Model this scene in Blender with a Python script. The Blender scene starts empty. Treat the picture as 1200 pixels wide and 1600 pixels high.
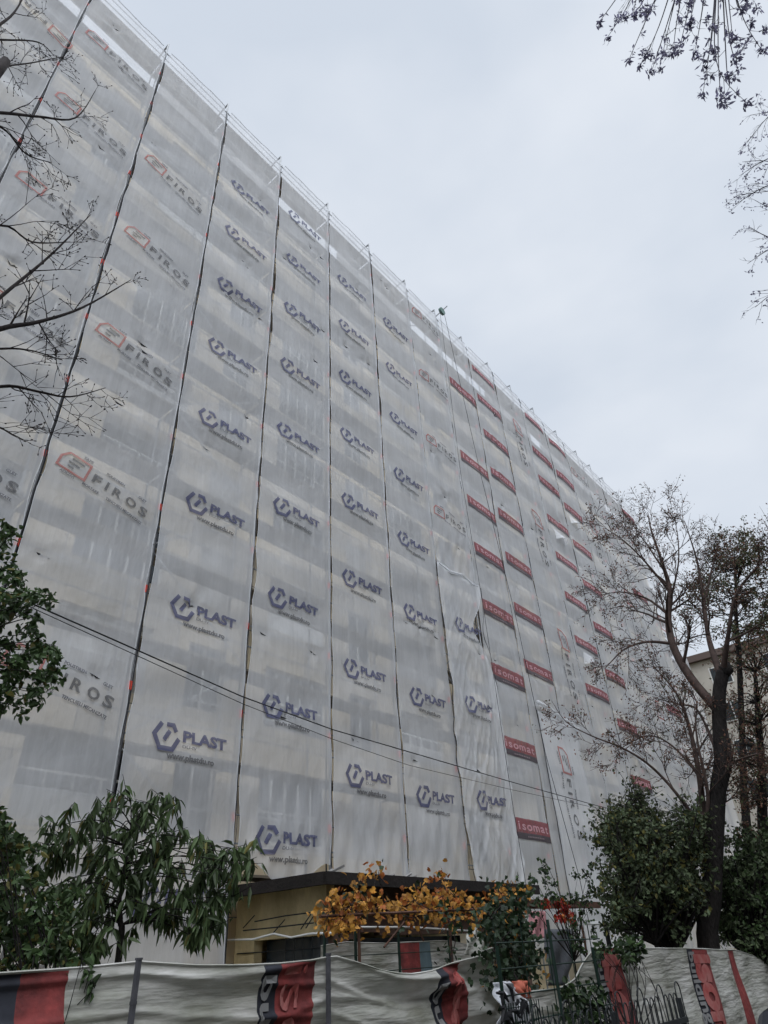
import bpy, bmesh, math, random
import numpy as np
from mathutils import Matrix, Vector
R_ = math.radians
scene = bpy.context.scene
COL = scene.collection

# ---------------------------------------------------------------- camera
FPX = 1034.49
RM = np.array([[0.64757365, -0.39908609, -0.64913685],
               [-0.7604192, -0.39334443, -0.51676183],
               [-0.04910191, 0.82825748, -0.55819222]])
CZ = 1.6
cam_d = bpy.data.cameras.new('camera')
cam = bpy.data.objects.new('camera', cam_d); COL.objects.link(cam)
m4 = Matrix([list(RM[i]) + [0] for i in range(3)] + [[0, 0, 0, 1]])
cam.matrix_world = Matrix.Translation((0, 0, CZ)) @ m4
cam_d.sensor_fit = 'HORIZONTAL'; cam_d.sensor_width = 36; cam_d.lens = FPX / 1200 * 36
cam_d.clip_start = 0.05; cam_d.clip_end = 2000
scene.camera = cam

# ---------------------------------------------------------------- world (overcast sky) and weak sun
SUN_EL, SUN_AZ = 50, 215
w = bpy.data.worlds.new('World'); scene.world = w; w.use_nodes = True
nt = w.node_tree; nt.nodes.clear()
out = nt.nodes.new('ShaderNodeOutputWorld'); bg = nt.nodes.new('ShaderNodeBackground')
sky = nt.nodes.new('ShaderNodeTexSky'); sky.sky_type = 'NISHITA'; sky.sun_disc = False
sky.sun_elevation = R_(SUN_EL); sky.sun_rotation = R_(SUN_AZ); sky.air_density = 1.5; sky.dust_density = 4
tc = nt.nodes.new('ShaderNodeTexCoord')
no = nt.nodes.new('ShaderNodeTexNoise'); no.inputs['Scale'].default_value = 3.0; no.inputs['Detail'].default_value = 4; no.inputs['Roughness'].default_value = .45
mp = nt.nodes.new('ShaderNodeMapping'); mp.inputs['Scale'].default_value = (1, 1, 2.2)
nt.links.new(tc.outputs['Generated'], mp.inputs[0]); nt.links.new(mp.outputs[0], no.inputs['Vector'])
cr = nt.nodes.new('ShaderNodeValToRGB')
cr.color_ramp.elements[0].position = .36; cr.color_ramp.elements[0].color = (6.5, 7.15, 8.1, 1)
cr.color_ramp.elements[1].position = .64; cr.color_ramp.elements[1].color = (7.75, 8.25, 9.0, 1)
nt.links.new(no.outputs['Fac'], cr.inputs[0])
# the cloud cover is brightest round the hidden sun, which stands behind the photographer
sp = nt.nodes.new('ShaderNodeVectorMath'); sp.operation = 'DOT_PRODUCT'; nt.links.new(tc.outputs['Generated'], sp.inputs[0])
sp.inputs[1].default_value = (math.sin(R_(SUN_AZ)) * math.cos(R_(SUN_EL)), math.cos(R_(SUN_AZ)) * math.cos(R_(SUN_EL)), math.sin(R_(SUN_EL)))
mr = nt.nodes.new('ShaderNodeMapRange'); mr.inputs['From Min'].default_value = .55; mr.inputs['From Max'].default_value = 1
mr.inputs['To Min'].default_value = 1.0; mr.inputs['To Max'].default_value = 3.7
nt.links.new(sp.outputs['Value'], mr.inputs['Value'])
vm = nt.nodes.new('ShaderNodeVectorMath'); vm.operation = 'SCALE'
nt.links.new(cr.outputs[0], vm.inputs[0]); nt.links.new(mr.outputs[0], vm.inputs['Scale'])
mx = nt.nodes.new('ShaderNodeMixRGB'); mx.inputs[0].default_value = .92
nt.links.new(sky.outputs[0], mx.inputs[1]); nt.links.new(vm.outputs[0], mx.inputs[2])
nt.links.new(mx.outputs[0], bg.inputs[0]); bg.inputs[1].default_value = .1
nt.links.new(bg.outputs[0], out.inputs[0])
sd = bpy.data.lights.new('sun', 'SUN'); sd.energy = .5; sd.angle = R_(25); sd.color = (1, .97, .93)
so = bpy.data.objects.new('sun', sd); COL.objects.link(so)
el, az = R_(SUN_EL), R_(SUN_AZ)
sdir = Vector((math.sin(az) * math.cos(el), math.cos(az) * math.cos(el), math.sin(el)))
so.rotation_euler = (-sdir).to_track_quat('-Z', 'Y').to_euler(); so.location = (0, -5, 40)
vs = scene.view_settings
scene.display_settings.display_device = 'sRGB'; vs.view_transform = 'Standard'; vs.look = 'None'; vs.exposure = .05; vs.gamma = 1
scene.render.resolution_x = 768; scene.render.resolution_y = 1024
scene.cycles.transparent_max_bounces = 24; scene.cycles.max_bounces = 8

# ---------------------------------------------------------------- pixel -> world helpers (photo pixels, 1200x1600)
def ray(px, py):
    return RM @ np.array([px - 600., -(py - 800.), -FPX])
def onY(px, py, Y):
    d = ray(px, py); t = Y / d[1]; return Vector((d[0] * t, Y, CZ + d[2] * t))
def at(px, py, r):
    d = ray(px, py); t = r / math.hypot(d[0], d[1]); return Vector((d[0] * t, d[1] * t, CZ + d[2] * t))

# ---------------------------------------------------------------- materials
def mat(name, col, rough=.8, metal=0, var=.0, scale=4, spec=.3, island=0, bump=0, bscale=20, T=0, transl=0, col2=None, stretch=(1, 1, 1)):
    m = bpy.data.materials.new(name); m.use_nodes = True
    n = m.node_tree; n.nodes.clear(); L = n.links.new
    o = n.nodes.new('ShaderNodeOutputMaterial'); p = n.nodes.new('ShaderNodeBsdfPrincipled')
    p.inputs['Roughness'].default_value = rough; p.inputs['Metallic'].default_value = metal
    p.inputs['Specular IOR Level'].default_value = spec
    c4 = (*col, 1); last = None
    geo = n.nodes.new('ShaderNodeNewGeometry'); mpn = n.nodes.new('ShaderNodeMapping'); mpn.inputs['Scale'].default_value = stretch
    L(geo.outputs['Position'], mpn.inputs[0])
    if var or col2:
        t = n.nodes.new('ShaderNodeTexNoise'); t.inputs['Scale'].default_value = scale; t.inputs['Detail'].default_value = 6; t.inputs['Roughness'].default_value = .6
        L(mpn.outputs[0], t.inputs['Vector'])
        r = n.nodes.new('ShaderNodeValToRGB'); r.color_ramp.elements[0].position = .33; r.color_ramp.elements[1].position = .67
        r.color_ramp.elements[0].color = (*(col2 or [c * (1 - var) for c in col]), 1)
        r.color_ramp.elements[1].color = (*[min(1, c * (1 + var)) for c in col], 1)
        L(t.outputs['Fac'], r.inputs[0]); last = r.outputs[0]
    if island:
        r = n.nodes.new('ShaderNodeMapRange'); r.inputs['To Min'].default_value = 1 - island; r.inputs['To Max'].default_value = 1 + island
        L(geo.outputs['Random Per Island'], r.inputs['Value'])
        v = n.nodes.new('ShaderNodeVectorMath'); v.operation = 'SCALE'
        if last: L(last, v.inputs[0])
        else: v.inputs[0].default_value = col
        L(r.outputs[0], v.inputs['Scale']); last = v.outputs[0]
    if last: L(last, p.inputs['Base Color'])
    else: p.inputs['Base Color'].default_value = c4
    if bump:
        t2 = n.nodes.new('ShaderNodeTexNoise'); t2.inputs['Scale'].default_value = bscale; t2.inputs['Detail'].default_value = 5
        L(mpn.outputs[0], t2.inputs['Vector'])
        b = n.nodes.new('ShaderNodeBump'); b.inputs['Strength'].default_value = bump; b.inputs['Distance'].default_value = .05
        L(t2.outputs['Fac'], b.inputs['Height']); L(b.outputs[0], p.inputs['Normal'])
    sh = p.outputs[0]
    if transl:
        tr = n.nodes.new('ShaderNodeBsdfTranslucent'); 
        if last: L(last, tr.inputs[0])
        else: tr.inputs[0].default_value = c4
        a = n.nodes.new('ShaderNodeMixShader'); a.inputs[0].default_value = transl
        L(sh, a.inputs[1]); L(tr.outputs[0], a.inputs[2]); sh = a.outputs[0]
    if T:
        tp = n.nodes.new('ShaderNodeBsdfTransparent')
        a = n.nodes.new('ShaderNodeMixShader'); a.inputs[0].default_value = T
        L(sh, a.inputs[1]); L(tp.outputs[0], a.inputs[2]); sh = a.outputs[0]
    L(sh, o.inputs[0]); m['_p'] = 1
    return m

def netting(name, T=.44, col=(.84, .85, .87), transl=.32):
    """woven white tarpaulin netting: part of the light passes straight through the weave"""
    m = mat(name, col, rough=.55, var=.05, scale=1.3, spec=.35, bump=.35, bscale=5, T=T, transl=transl, stretch=(2.2, 1, .9))
    n = m.node_tree; L = n.links.new
    mixT = [x for x in n.nodes if x.type == 'MIX_SHADER' and abs(x.inputs[0].default_value - T) < 1e-6][0]
    # folds and double layers of the weave let a little less through: streaks down the roll
    geo = [x for x in n.nodes if x.type == 'NEW_GEOMETRY'][0]
    mp = n.nodes.new('ShaderNodeMapping'); mp.inputs['Scale'].default_value = (9, 1, .35)
    t = n.nodes.new('ShaderNodeTexNoise'); t.inputs['Scale'].default_value = 1.6; t.inputs['Detail'].default_value = 7; t.inputs['Roughness'].default_value = .7
    L(geo.outputs['Position'], mp.inputs[0]); L(mp.outputs[0], t.inputs['Vector'])
    r = n.nodes.new('ShaderNodeMapRange'); r.inputs['From Min'].default_value = .25; r.inputs['From Max'].default_value = .75
    r.inputs['To Min'].default_value = T - .05; r.inputs['To Max'].default_value = T + .05
    L(t.outputs['Fac'], r.inputs['Value']); L(r.outputs[0], mixT.inputs[0])
    return m

M = {}
M['net'] = netting('white_netting')
M['net_loose'] = netting('white_netting_loose', T=.38)
M['net_loose'].node_tree.nodes['Principled BSDF'].inputs['Roughness'].default_value = .32
M['net_loose'].node_tree.nodes['Principled BSDF'].inputs['Specular IOR Level'].default_value = .8
M['hem'] = mat('net_hem', (.72, .73, .75), T=.12, transl=.2, rough=.5)
M['ink_navy'] = mat('navy_ink', (.06, .065, .145), rough=.6, T=.24)
M['ink_grey'] = mat('dark_grey_ink', (.085, .085, .09), rough=.6, T=.28)
M['ink_thin'] = mat('thin_ink', (.10, .10, .12), rough=.6, T=.2)
M['ink_frame'] = mat('red_frame_ink', (.38, .10, .085), rough=.6, T=.35)
M['ink_red'] = mat('red_ink', (.27, .05, .062), rough=.6, T=.32, transl=.15, var=.12, scale=2)
M['ink_black'] = mat('black_ink', (.07, .055, .065), rough=.55, T=.15, transl=.1)
M['ink_white'] = mat('pale_ink', (.50, .28, .31), rough=.6, T=.1)
M['steel'] = mat('galvanised_steel', (.34, .35, .36), rough=.45, metal=.4, var=.25, scale=9, bump=.1, bscale=40)
M['red_tape'] = mat('red_coupler', (.80, .07, .035), rough=.5)
M['plank'] = mat('scaffold_plank', (.20, .17, .13), rough=.85, var=.4, scale=3)
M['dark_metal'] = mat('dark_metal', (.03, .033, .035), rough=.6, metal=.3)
M['green_wire'] = mat('green_coated_wire', (.010, .026, .018), rough=.5)
M['white_frame'] = mat('white_plastic_frame', (.7, .7, .68), rough=.45)
M['glass'] = mat('window_glass', (.03, .04, .05), rough=.08, spec=.6)
M['curtain'] = mat('curtain', (.5, .48, .44), rough=.9, var=.2, scale=6, stretch=(8, 8, .5))
M['concrete'] = mat('concrete', (.28, .27, .26), rough=.9, var=.2, scale=2, bump=.3)
M['grout'] = mat('dark_recess', (.10, .10, .11), rough=.9)
M['cable'] = mat('black_cable', (.012, .012, .014), rough=.6)
M['seam_shade'] = mat('grey_seam_shade', (.045, .045, .05), rough=.8)
M['rope'] = mat('dark_rope', (.02, .02, .025), rough=.8)
M['bark_dark'] = mat('dark_bark', (.018, .015, .014), rough=.95, var=.4, scale=14, bump=.8, bscale=30, stretch=(1, 1, .3))
M['bark'] = mat('grey_brown_bark', (.028, .022, .021), rough=.95, var=.35, scale=14, bump=.6, bscale=30, stretch=(1, 1, .3))
M['twig'] = mat('brown_twig', (.075, .052, .045), rough=.95, var=.3, scale=10)
M['leaf_long'] = mat('long_leaf', (.075, .110, .045), rough=.5, island=.55, transl=.25, col2=(.042, .066, .028), var=.3, scale=3)
M['leaf_green'] = mat('green_leaf', (.055, .092, .034), rough=.5, island=.5, transl=.25, var=.3, scale=3)
M['leaf_yellowgreen'] = mat('fading_leaf', (.13, .12, .035), rough=.6, island=.5, transl=.3, var=.3, scale=3)
M['leaf_ever'] = mat('evergreen_leaf', (.06, .080, .038), rough=.6, island=.5, transl=.15, var=.35, scale=2)
M['leaf_brown'] = mat('dry_brown_leaf', (.16, .085, .06), rough=.8, island=.5, transl=.25, var=.3, scale=2)
M['leaf_olive'] = mat('olive_leaf', (.09, .10, .05), rough=.7, island=.45, transl=.3, var=.3, scale=2)
M['leaf_yellow'] = mat('yellow_vine_leaf', (.52, .27, .05), rough=.6, island=.4, transl=.35, col2=(.26, .12, .035), var=.3, scale=5)
M['leaf_orange'] = mat('orange_vine_leaf', (.34, .11, .03), rough=.6, island=.4, transl=.3, var=.3, scale=5)
M['leaf_red'] = mat('red_leaf', (.35, .035, .025), rough=.6, island=.45, transl=.25)
M['leaf_dark'] = mat('dark_ivy_leaf', (.020, .036, .016), rough=.5, island=.5, transl=.15)
M['leaf_dry'] = mat('dry_hanging_seeds', (.20, .19, .27), rough=.9, island=.4, transl=.55)

# ---------------------------------------------------------------- mesh helpers
class MB:
    def __init__(s): s.v = []; s.f = []; s.m = []
    def add(s, vs, fs, mi=0):
        o = len(s.v); s.v.extend([tuple(map(float, v)) for v in vs]); s.f.extend([tuple(i + o for i in f) for f in fs]); s.m.extend([mi] * len(fs)); return s
    def box(s, x0, x1, y0, y1, z0, z1, mi=0):
        vs = [(x, y, z) for z in (z0, z1) for y in (y0, y1) for x in (x0, x1)]
        return s.add(vs, [(0, 2, 3, 1), (4, 5, 7, 6), (0, 1, 5, 4), (2, 6, 7, 3), (0, 4, 6, 2), (1, 3, 7, 5)], mi)
    def tube(s, pts, rs, n=5, mi=0, cap=True):
        pts = [Vector(p) for p in pts]
        if not hasattr(rs, '__len__'): rs = [rs] * len(pts)
        o = len(s.v); k = len(pts); ref = Vector((.31, .17, .93)).normalized()
        d0 = (pts[-1] - pts[0])
        if d0.length > 1e-6 and abs(d0.normalized().dot(ref)) > .9: ref = Vector((.9, .3, .1)).normalized()
        for i, p in enumerate(pts):
            d = (pts[min(i + 1, k - 1)] - pts[max(i - 1, 0)])
            d = d.normalized() if d.length > 1e-9 else Vector((0, 0, 1))
            a = d.cross(ref)
            if a.length < 1e-4: a = d.cross(Vector((1, 0, 0)))
            a.normalize(); b = d.cross(a)
            for j in range(n):
                t = 2 * math.pi * j / n; q = p + (a * math.cos(t) + b * math.sin(t)) * rs[i]
                s.v.append((q.x, q.y, q.z))
        for i in range(k - 1):
            for j in range(n):
                s.f.append((o + i * n + j, o + i * n + (j + 1) % n, o + (i + 1) * n + (j + 1) % n, o + (i + 1) * n + j)); s.m.append(mi)
        if cap:
            s.f.append(tuple(o + j for j in range(n))[::-1]); s.m.append(mi)
            s.f.append(tuple(o + (k - 1) * n + j for j in range(n))); s.m.append(mi)
        return s
    def build(s, name, mats, parent=None, smooth=False):
        me = bpy.data.meshes.new(name); me.from_pydata(s.v, [], s.f)
        if not isinstance(mats, (list, tuple)): mats = [mats]
        for m in mats: me.materials.append(m)
        if len(mats) > 1: me.polygons.foreach_set('material_index', s.m)
        if smooth: me.polygons.foreach_set('use_smooth', [True] * len(s.f))
        me.update(); o = bpy.data.objects.new(name, me); COL.objects.link(o)
        if parent is not None: o.parent = parent
        return o

def tag(o, label=None, cat=None, group=None, kind=None):
    if label: o['label'] = label
    if cat: o['category'] = cat
    if group: o['group'] = group
    if kind: o['kind'] = kind
    return o
def empty(name, label, cat, group=None, loc=(0, 0, 0)):
    o = bpy.data.objects.new(name, None); COL.objects.link(o); o.empty_display_size = .2
    o.location = loc
    return tag(o, label, cat, group)
def rebase(root, loc):
    """put the empty at the thing's base while its parts stay where they are"""
    root.location = loc
    for c in root.children: c.location = -Vector(loc)

# text as flat meshes -------------------------------------------------
_tc = {}
def tmesh(body, size=1., bold=0., space=1.):
    k = (body, size, bold, space)
    if k in _tc: return _tc[k]
    c = bpy.data.curves.new('t', 'FONT'); c.body = body; c.size = size; c.offset = bold; c.space_character = space; c.resolution_u = 3
    o = bpy.data.objects.new('t', c); COL.objects.link(o)
    dg = bpy.context.evaluated_depsgraph_get(); me = bpy.data.meshes.new_from_object(o.evaluated_get(dg))
    bm = bmesh.new(); bm.from_mesh(me); bmesh.ops.triangulate(bm, faces=bm.faces[:])
    for _ in range(2):
        le = [e for e in bm.edges if e.calc_length() > .22]
        if le: bmesh.ops.subdivide_edges(bm, edges=le, cuts=1); bmesh.ops.triangulate(bm, faces=[q for q in bm.faces if len(q.verts) > 3])
    bm.to_mesh(me); bm.free()
    v = [(p.co.x, p.co.y) for p in me.vertices]; f = [tuple(p.vertices) for p in me.polygons]
    bpy.data.objects.remove(o); bpy.data.curves.remove(c); bpy.data.meshes.remove(me)
    _tc[k] = (v, f); return v, f
class Flat:
    """2-D artwork: verts (x, z, layer)"""
    def __init__(s): s.v = []; s.f = []; s.m = []
    def text(s, body, x0, x1, z, h, mi, bold=.02, layer=1, space=1.):
        v, f = tmesh(body, 1., bold, space)
        a = min(p[0] for p in v); b = max(p[0] for p in v)
        sx = (x1 - x0) / (b - a); sz = h / .7
        o = len(s.v); s.v += [(x0 + (p[0] - a) * sx, z + p[1] * sz, layer) for p in v]
        s.f += [tuple(i + o for i in q) for q in f]; s.m += [mi] * len(f)
    def stroke(s, pts, wd, mi, closed=False, layer=1):
        n = len(pts); P = [np.array(p, float) for p in pts]; L = []; Rr = []
        for i in range(n):
            a = P[(i - 1) % n] if (closed or i > 0) else P[i]; b = P[(i + 1) % n] if (closed or i < n - 1) else P[i]
            d1 = P[i] - a; d2 = b - P[i]
            d1 = d1 / np.linalg.norm(d1) if np.linalg.norm(d1) > 0 else None; d2 = d2 / np.linalg.norm(d2) if np.linalg.norm(d2) > 0 else None
            if d1 is None: d1 = d2
            if d2 is None: d2 = d1
            t = d1 + d2; t /= np.linalg.norm(t); nn = np.array([-t[1], t[0]]); c = max(.5, np.dot(nn, np.array([-d1[1], d1[0]])))
            L.append(P[i] + nn * wd / 2 / c); Rr.append(P[i] - nn * wd / 2 / c)
        o = len(s.v); s.v += [(q[0], q[1], layer) for q in L] + [(q[0], q[1], layer) for q in Rr]
        for i in range(n if closed else n - 1):
            j = (i + 1) % n; s.f.append((o + i, o + j, o + n + j, o + n + i)); s.m.append(mi)
    def rect(s, x0, x1, z0, z1, mi, layer=0, nx=10, nz=2):
        o = len(s.v)
        for j in range(nz + 1):
            for i in range(nx + 1): s.v.append((x0 + (x1 - x0) * i / nx, z0 + (z1 - z0) * j / nz, layer))
        for j in range(nz):
            for i in range(nx):
                a = o + j * (nx + 1) + i; s.f.append((a, a + 1, a + nx + 2, a + nx + 1)); s.m.append(mi)

U = .00208
def pl(x, y): return ((x - 580) * U, -(y - 330) * U * .9)
plast = Flat()
plast.stroke([pl(257, 165), pl(188, 285), pl(253, 408), pl(380, 408), pl(440, 296)], .088, 0)
plast.stroke([pl(308, 174), pl(376, 174), pl(408, 236)], .085, 0)
plast.stroke([pl(344, 232), pl(292, 330)], .085, 0)
plast.text('PLAST', *[pl(x, 0)[0] for x in (484, 976)], pl(0, 312)[1], .20, 0, bold=.045)
plast.text('DU-IV', *[pl(x, 0)[0] for x in (484, 636)], pl(0, 376)[1], .06, 1, bold=.012)
plast.text('www.plastdu.ro', *[pl(x, 0)[0] for x in (330, 838)], pl(0, 492)[1], .105, 2, bold=.045)
PLM = [M['ink_navy'], M['ink_thin'], M['ink_grey']]
firos = Flat()
firos.stroke([(-1, .04), (-.88, .2), (-.42, .2), (-.42, -.2), (-1, -.2)], .05, 1, closed=True)
for i, (a, b) in enumerate([(-.80, -.53), (-.84, -.60), (-.82, -.69)]): firos.stroke([(a, .10 - i * .10), (b, .10 - i * .10)], .042, 0)
for ch, x, wd in [('F', -.30, .18), ('I', -.01, .055), ('R', .16, .20), ('O', .46, .25), ('S', .80, .20)]:
    firos.text(ch, x, x + wd, -.10, .20, 0, bold=.03)
for tx, x0, x1, z in [('SAPE', -.62, -.42, .27), ('POLISTIREN', -.10, .32, .24), ('GLET', .68, .88, .22),
                      ('ADEZIVI', -.90, -.60, -.31), ('MORTARE', -.42, -.06, -.30), ('TENCUIELI MECANIZATE', .10, .98, -.30)]:
    firos.text(tx, x0, x1, z, .06, 2, bold=.03)
FIM = [M['ink_grey'], M['ink_frame'], M['ink_thin']]
iso = Flat()
iso.rect(-1.08, 1.08, -.11, .28, 0, nx=22, nz=4); iso.rect(-1.08, 1.08, -.28, -.11, 1, nx=22, nz=2)
for ch, x, wd in [('i', -.93, .08), ('s', -.72, .22), ('o', -.42, .28), ('m', -.08, .40), ('a', .40, .27), ('t', .76, .18)]: iso.text(ch, x, x + wd, -.03, .23, 2, bold=.02)
for k in range(9): iso.stroke([(-.45 + k * .11, -.2), (-.45 + k * .11 + .07, -.2)], .035, 3)
M['ink_smudge'] = mat('smudged_ink', (.25, .19, .2), rough=.6)
ISM = [M['ink_red'], M['ink_black'], M['ink_white'], M['ink_smudge']]

# ================================================================= SETTING
g = MB(); N = 40
for j in range(N + 1):
    for i in range(N + 1):
        g.v.append((-400 + 800 * i / N, -400 + 800 * j / N, 0))
for j in range(N):
    for i in range(N): g.f.append((j * (N + 1) + i, j * (N + 1) + i + 1, (j + 1) * (N + 1) + i + 1, (j + 1) * (N + 1) + i)); g.m.append(0)
M['ground'] = mat('damp_ground', (.07, .065, .05), rough=.95, var=.4, scale=1.5, bump=.5, bscale=6, col2=(.035, .045, .02))
tag(g.build('ground', M['ground']), kind='structure')
M['asphalt'] = mat('asphalt', (.05, .05, .052), rough=.85, var=.2, scale=8, bump=.3, bscale=60)
p_ = MB(); p_.box(-60, 60, -4.2, 1.9, -.3, .004); tag(p_.build('road', M['asphalt']), kind='structure')
M['kerb'] = mat('kerb_concrete', (.3, .29, .28), rough=.9, var=.2, scale=5)
p_ = MB()
for i in range(60): p_.box(-60 + i * 2, -58.012 + i * 2, 1.91, 2.05, -.2, .12)
tag(p_.build('kerb', M['kerb']), kind='structure')

# ================================================================= APARTMENT BLOCK (behind the nets)
WY = 12.0
XL, XR = -7.5, 44.6
bl = empty('apartment_block', 'long beige apartment block being renovated behind scaffold netting', 'building')
m = bpy.data.materials.new('insulated_wall'); m.use_nodes = True
n = m.node_tree; L = n.links.new; pr = n.nodes['Principled BSDF']; pr.inputs['Roughness'].default_value = .9
geo = n.nodes.new('ShaderNodeNewGeometry'); mpw = n.nodes.new('ShaderNodeMapping'); mpw.inputs['Rotation'].default_value = (R_(90), 0, 0)
L(geo.outputs['Position'], mpw.inputs[0])
bt = n.nodes.new('ShaderNodeTexBrick'); bt.inputs['Scale'].default_value = 1; bt.inputs['Brick Width'].default_value = 1.9; bt.inputs['Row Height'].default_value = 1.2
bt.inputs['Mortar Size'].default_value = .012; bt.inputs['Color1'].default_value = (.82, .67, .43, 1); bt.inputs['Color2'].default_value = (.68, .61, .50, 1); bt.inputs['Mortar'].default_value = (.2, .19, .17, 1)
L(mpw.outputs[0], bt.inputs['Vector'])
tn = n.nodes.new('ShaderNodeTexNoise'); tn.inputs['Scale'].default_value = .8; tn.inputs['Detail'].default_value = 6; L(geo.outputs['Position'], tn.inputs['Vector'])
rr = n.nodes.new('ShaderNodeMapRange'); rr.inputs['From Min'].default_value = .3; rr.inputs['From Max'].default_value = .7; rr.inputs['To Min'].default_value = .78; rr.inputs['To Max'].default_value = 1.12
L(tn.outputs['Fac'], rr.inputs['Value'])
vmm = n.nodes.new('ShaderNodeVectorMath'); vmm.operation = 'SCALE'; L(bt.outputs['Color'], vmm.inputs[0]); L(rr.outputs[0], vmm.inputs['Scale']); L(vmm.outputs[0], pr.inputs['Base Color'])
M['wall'] = m
ST = 2.45; Z0 = 3.75; NS = 9       # openings: tops at 5.2 + k*2.45
opens = []                          # (x0, x1, kind)
for k in range(10):
    a = -5.5 + 5.2 * k
    opens.append((a, a + 2.1, 'L')); opens.append((a + 3.0, a + 4.0, 'W'))
opens = [o for o in opens if o[0] > XL and o[1] < XR]
wm = MB(); ROOF = 26.55
th = .3
wm.box(XL, XR, WY, WY + th, 0, Z0)
for k in range(NS):
    zb = Z0 + k * ST; zt = zb + 1.45; zn = zb + ST if k < NS - 1 else ROOF
    xs = [XL] + [v for o in opens for v in o[:2]] + [XR]
    for i in range(0, len(xs), 2): wm.box(xs[i], xs[i + 1], WY, WY + th, zb, zt)
    wm.box(XL, XR, WY, WY + th, zt, zn)
wm.box(XL, XL + th, WY + th, WY + 12, 0, ROOF); wm.box(XR - th, XR, WY + th, WY + 12, 0, ROOF); wm.box(XL + th, XR - th, WY + 12 - th, WY + 12, 0, ROOF)
wm.build('wall', M['wall'], bl)
dk = MB(); dk.box(XL + th + .01, XR - th - .01, WY + 1.45, WY + 1.6, 0, ROOF - .3); dk.build('interior_wall', M['grout'], bl)
fl = MB()
for k in range(NS + 1):
    z = Z0 + k * ST - .75; fl.box(XL + th + .01, XR - th - .01, WY + .31, WY + 1.44, z - .2, z)
fl.build('floor_slabs', M['concrete'], bl)
rf = MB(); rf.box(XL, XR, WY + .02, WY + 12, ROOF, ROOF + .12)
ro = rf.build('roof', M['concrete'], bl)
for a, b in [(4.05, 9.5), (13.1, 18.0), (25.0, 29.6), (31.4, 40.0)]:
    pa = MB(); pa.box(a, b, WY + .03, WY + .25, ROOF + .125, ROOF + 1.0); pa.build('parapet', M['concrete'], bl)
rng = random.Random(5)
for k in range(NS):
    zb = Z0 + k * ST; zt = zb + 1.45
    for (a, b, kd) in opens:
        f = MB(); pn = MB(); nc = 5 if kd == 'L' else 2; nr = 2 if kd == 'L' else 1
        y0, y1 = WY + .10, WY + .16
        if kd == 'L' and rng.random() < .35:   # open loggia with a low parapet rail
            f.box(a, b, y0, y1, zb, zb + .55)
            f.box(a, b, y0, y1, zb + .8, zb + .84)
            for i in range(5): f.box(a + (b - a) * i / 4 - .015, a + (b - a) * i / 4 + .015, y0, y1, zb + .55, zb + .8)
            f.build('loggia_railing', M['white_frame'] if rng.random() < .6 else M['concrete'], bl); continue
        e = .05
        f.box(a, b, y0, y1, zb, zb + e); f.box(a, b, y0, y1, zt - e, zt)
        for i in range(nc + 1):
            x = a + e / 2 + (b - a - e) * i / nc; f.box(x - e / 2, x + e / 2, y0, y1, zb + e, zt - e)
        if nr == 2: f.box(a, b, y0 + .003, y1 - .003, zb + .62, zb + .67)
        fo = f.build('window' if kd == 'W' else 'glazed_loggia', M['white_frame'], bl)
        pn.box(a + .01, b - .01, y0 + .02, y0 + .03, zb + .01, zt - .01)
        pn.build('pane', M['curtain'] if rng.random() < .25 else M['glass'], fo)
rebase(bl, (18, 12, 0))

# ================================================================= SCAFFOLD
NY = 11.0
DT = [26.8 - 1.98 * k for k in range(13)]
POLES = [-3.95, -1.4, 1.06, 3.57, 6.13, 8.72, 11.35, 13.95, 16.5, 18.83, 21.15, 23.62, 25.95, 28.5, 31.3, 34.0, 36.0, 37.95, 40.3, 43.4]
sc = empty('scaffold', 'galvanised tube scaffold wrapping the whole facade under the white netting', 'scaffold')
top = 28.0
for i, x in enumerate(POLES):
    s = MB(); s.tube([(x, NY + .07, .02), (x, NY + .07, top)], .026, 7)
    for z in DT[1:]:
        zr = z + .95
        s.tube([(x, NY + .07, zr - .08), (x, NY + .07, zr + .08)], .042, 7, mi=1)
        if rng.random() < .5: s.tube([(x, NY + .07, zr - .95), (x, NY + .07, zr - .88)], .036, 7, mi=0)
    s.tube([(x + .052, NY + .10, .02), (x + .052, NY + .10, 26.7)], .02, 5, mi=2)  # dark tubes added beside the pole to draw the shade in the net gaps
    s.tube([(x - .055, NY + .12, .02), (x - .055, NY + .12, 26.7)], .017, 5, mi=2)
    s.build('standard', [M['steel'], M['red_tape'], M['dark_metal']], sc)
    s = MB(); s.tube([(x, NY + .80, .02), (x, NY + .80, top - .25)], .024, 6)
    s.tube([(x, NY + .07, top - .02), (x, NY + .45, top - .03), (x, NY + .72, top - .10), (x, NY + .80, top - .27)], .028, 6)
    for z in DT: s.tube([(x, NY + .07, z - .1), (x, NY + .80, z - .1)], .022, 5)
    s.tube([(x, NY + .07, top - .14), (x, NY + .22, top - .03)], .02, 5)
    s.build('inner_frame', M['steel'], sc)
for k, z in enumerate(DT):
    s = MB()
    for i in range(len(POLES) - 1):
        a, b = POLES[i] + .03, POLES[i + 1] - .03
        for q in range(3): s.box(a, b, NY + .13 + q * .215, NY + .13 + q * .215 + .2, z - .045, z)
    s.build('deck', M['plank'], sc)
    s = MB()
    for h in (.5, 1.0) if k else (.2, .6): s.tube([(POLES[0], NY + .10, z + h), (POLES[-1], NY + .10, z + h)], .019, 5)
    s.build('guardrail', M['steel'], sc)
s = MB()
for i in range(0, len(POLES) - 1, 4):
    for k in range(1, len(DT)):
        a, b = (POLES[i], POLES[i + 1]) if k % 2 else (POLES[i + 1], POLES[i])
        s.tube([(a, NY + .12, DT[k] + .05), (b, NY + .12, DT[k - 1] - .1)], .018, 5)
s.build('diagonal_brace', M['steel'], sc)
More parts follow.
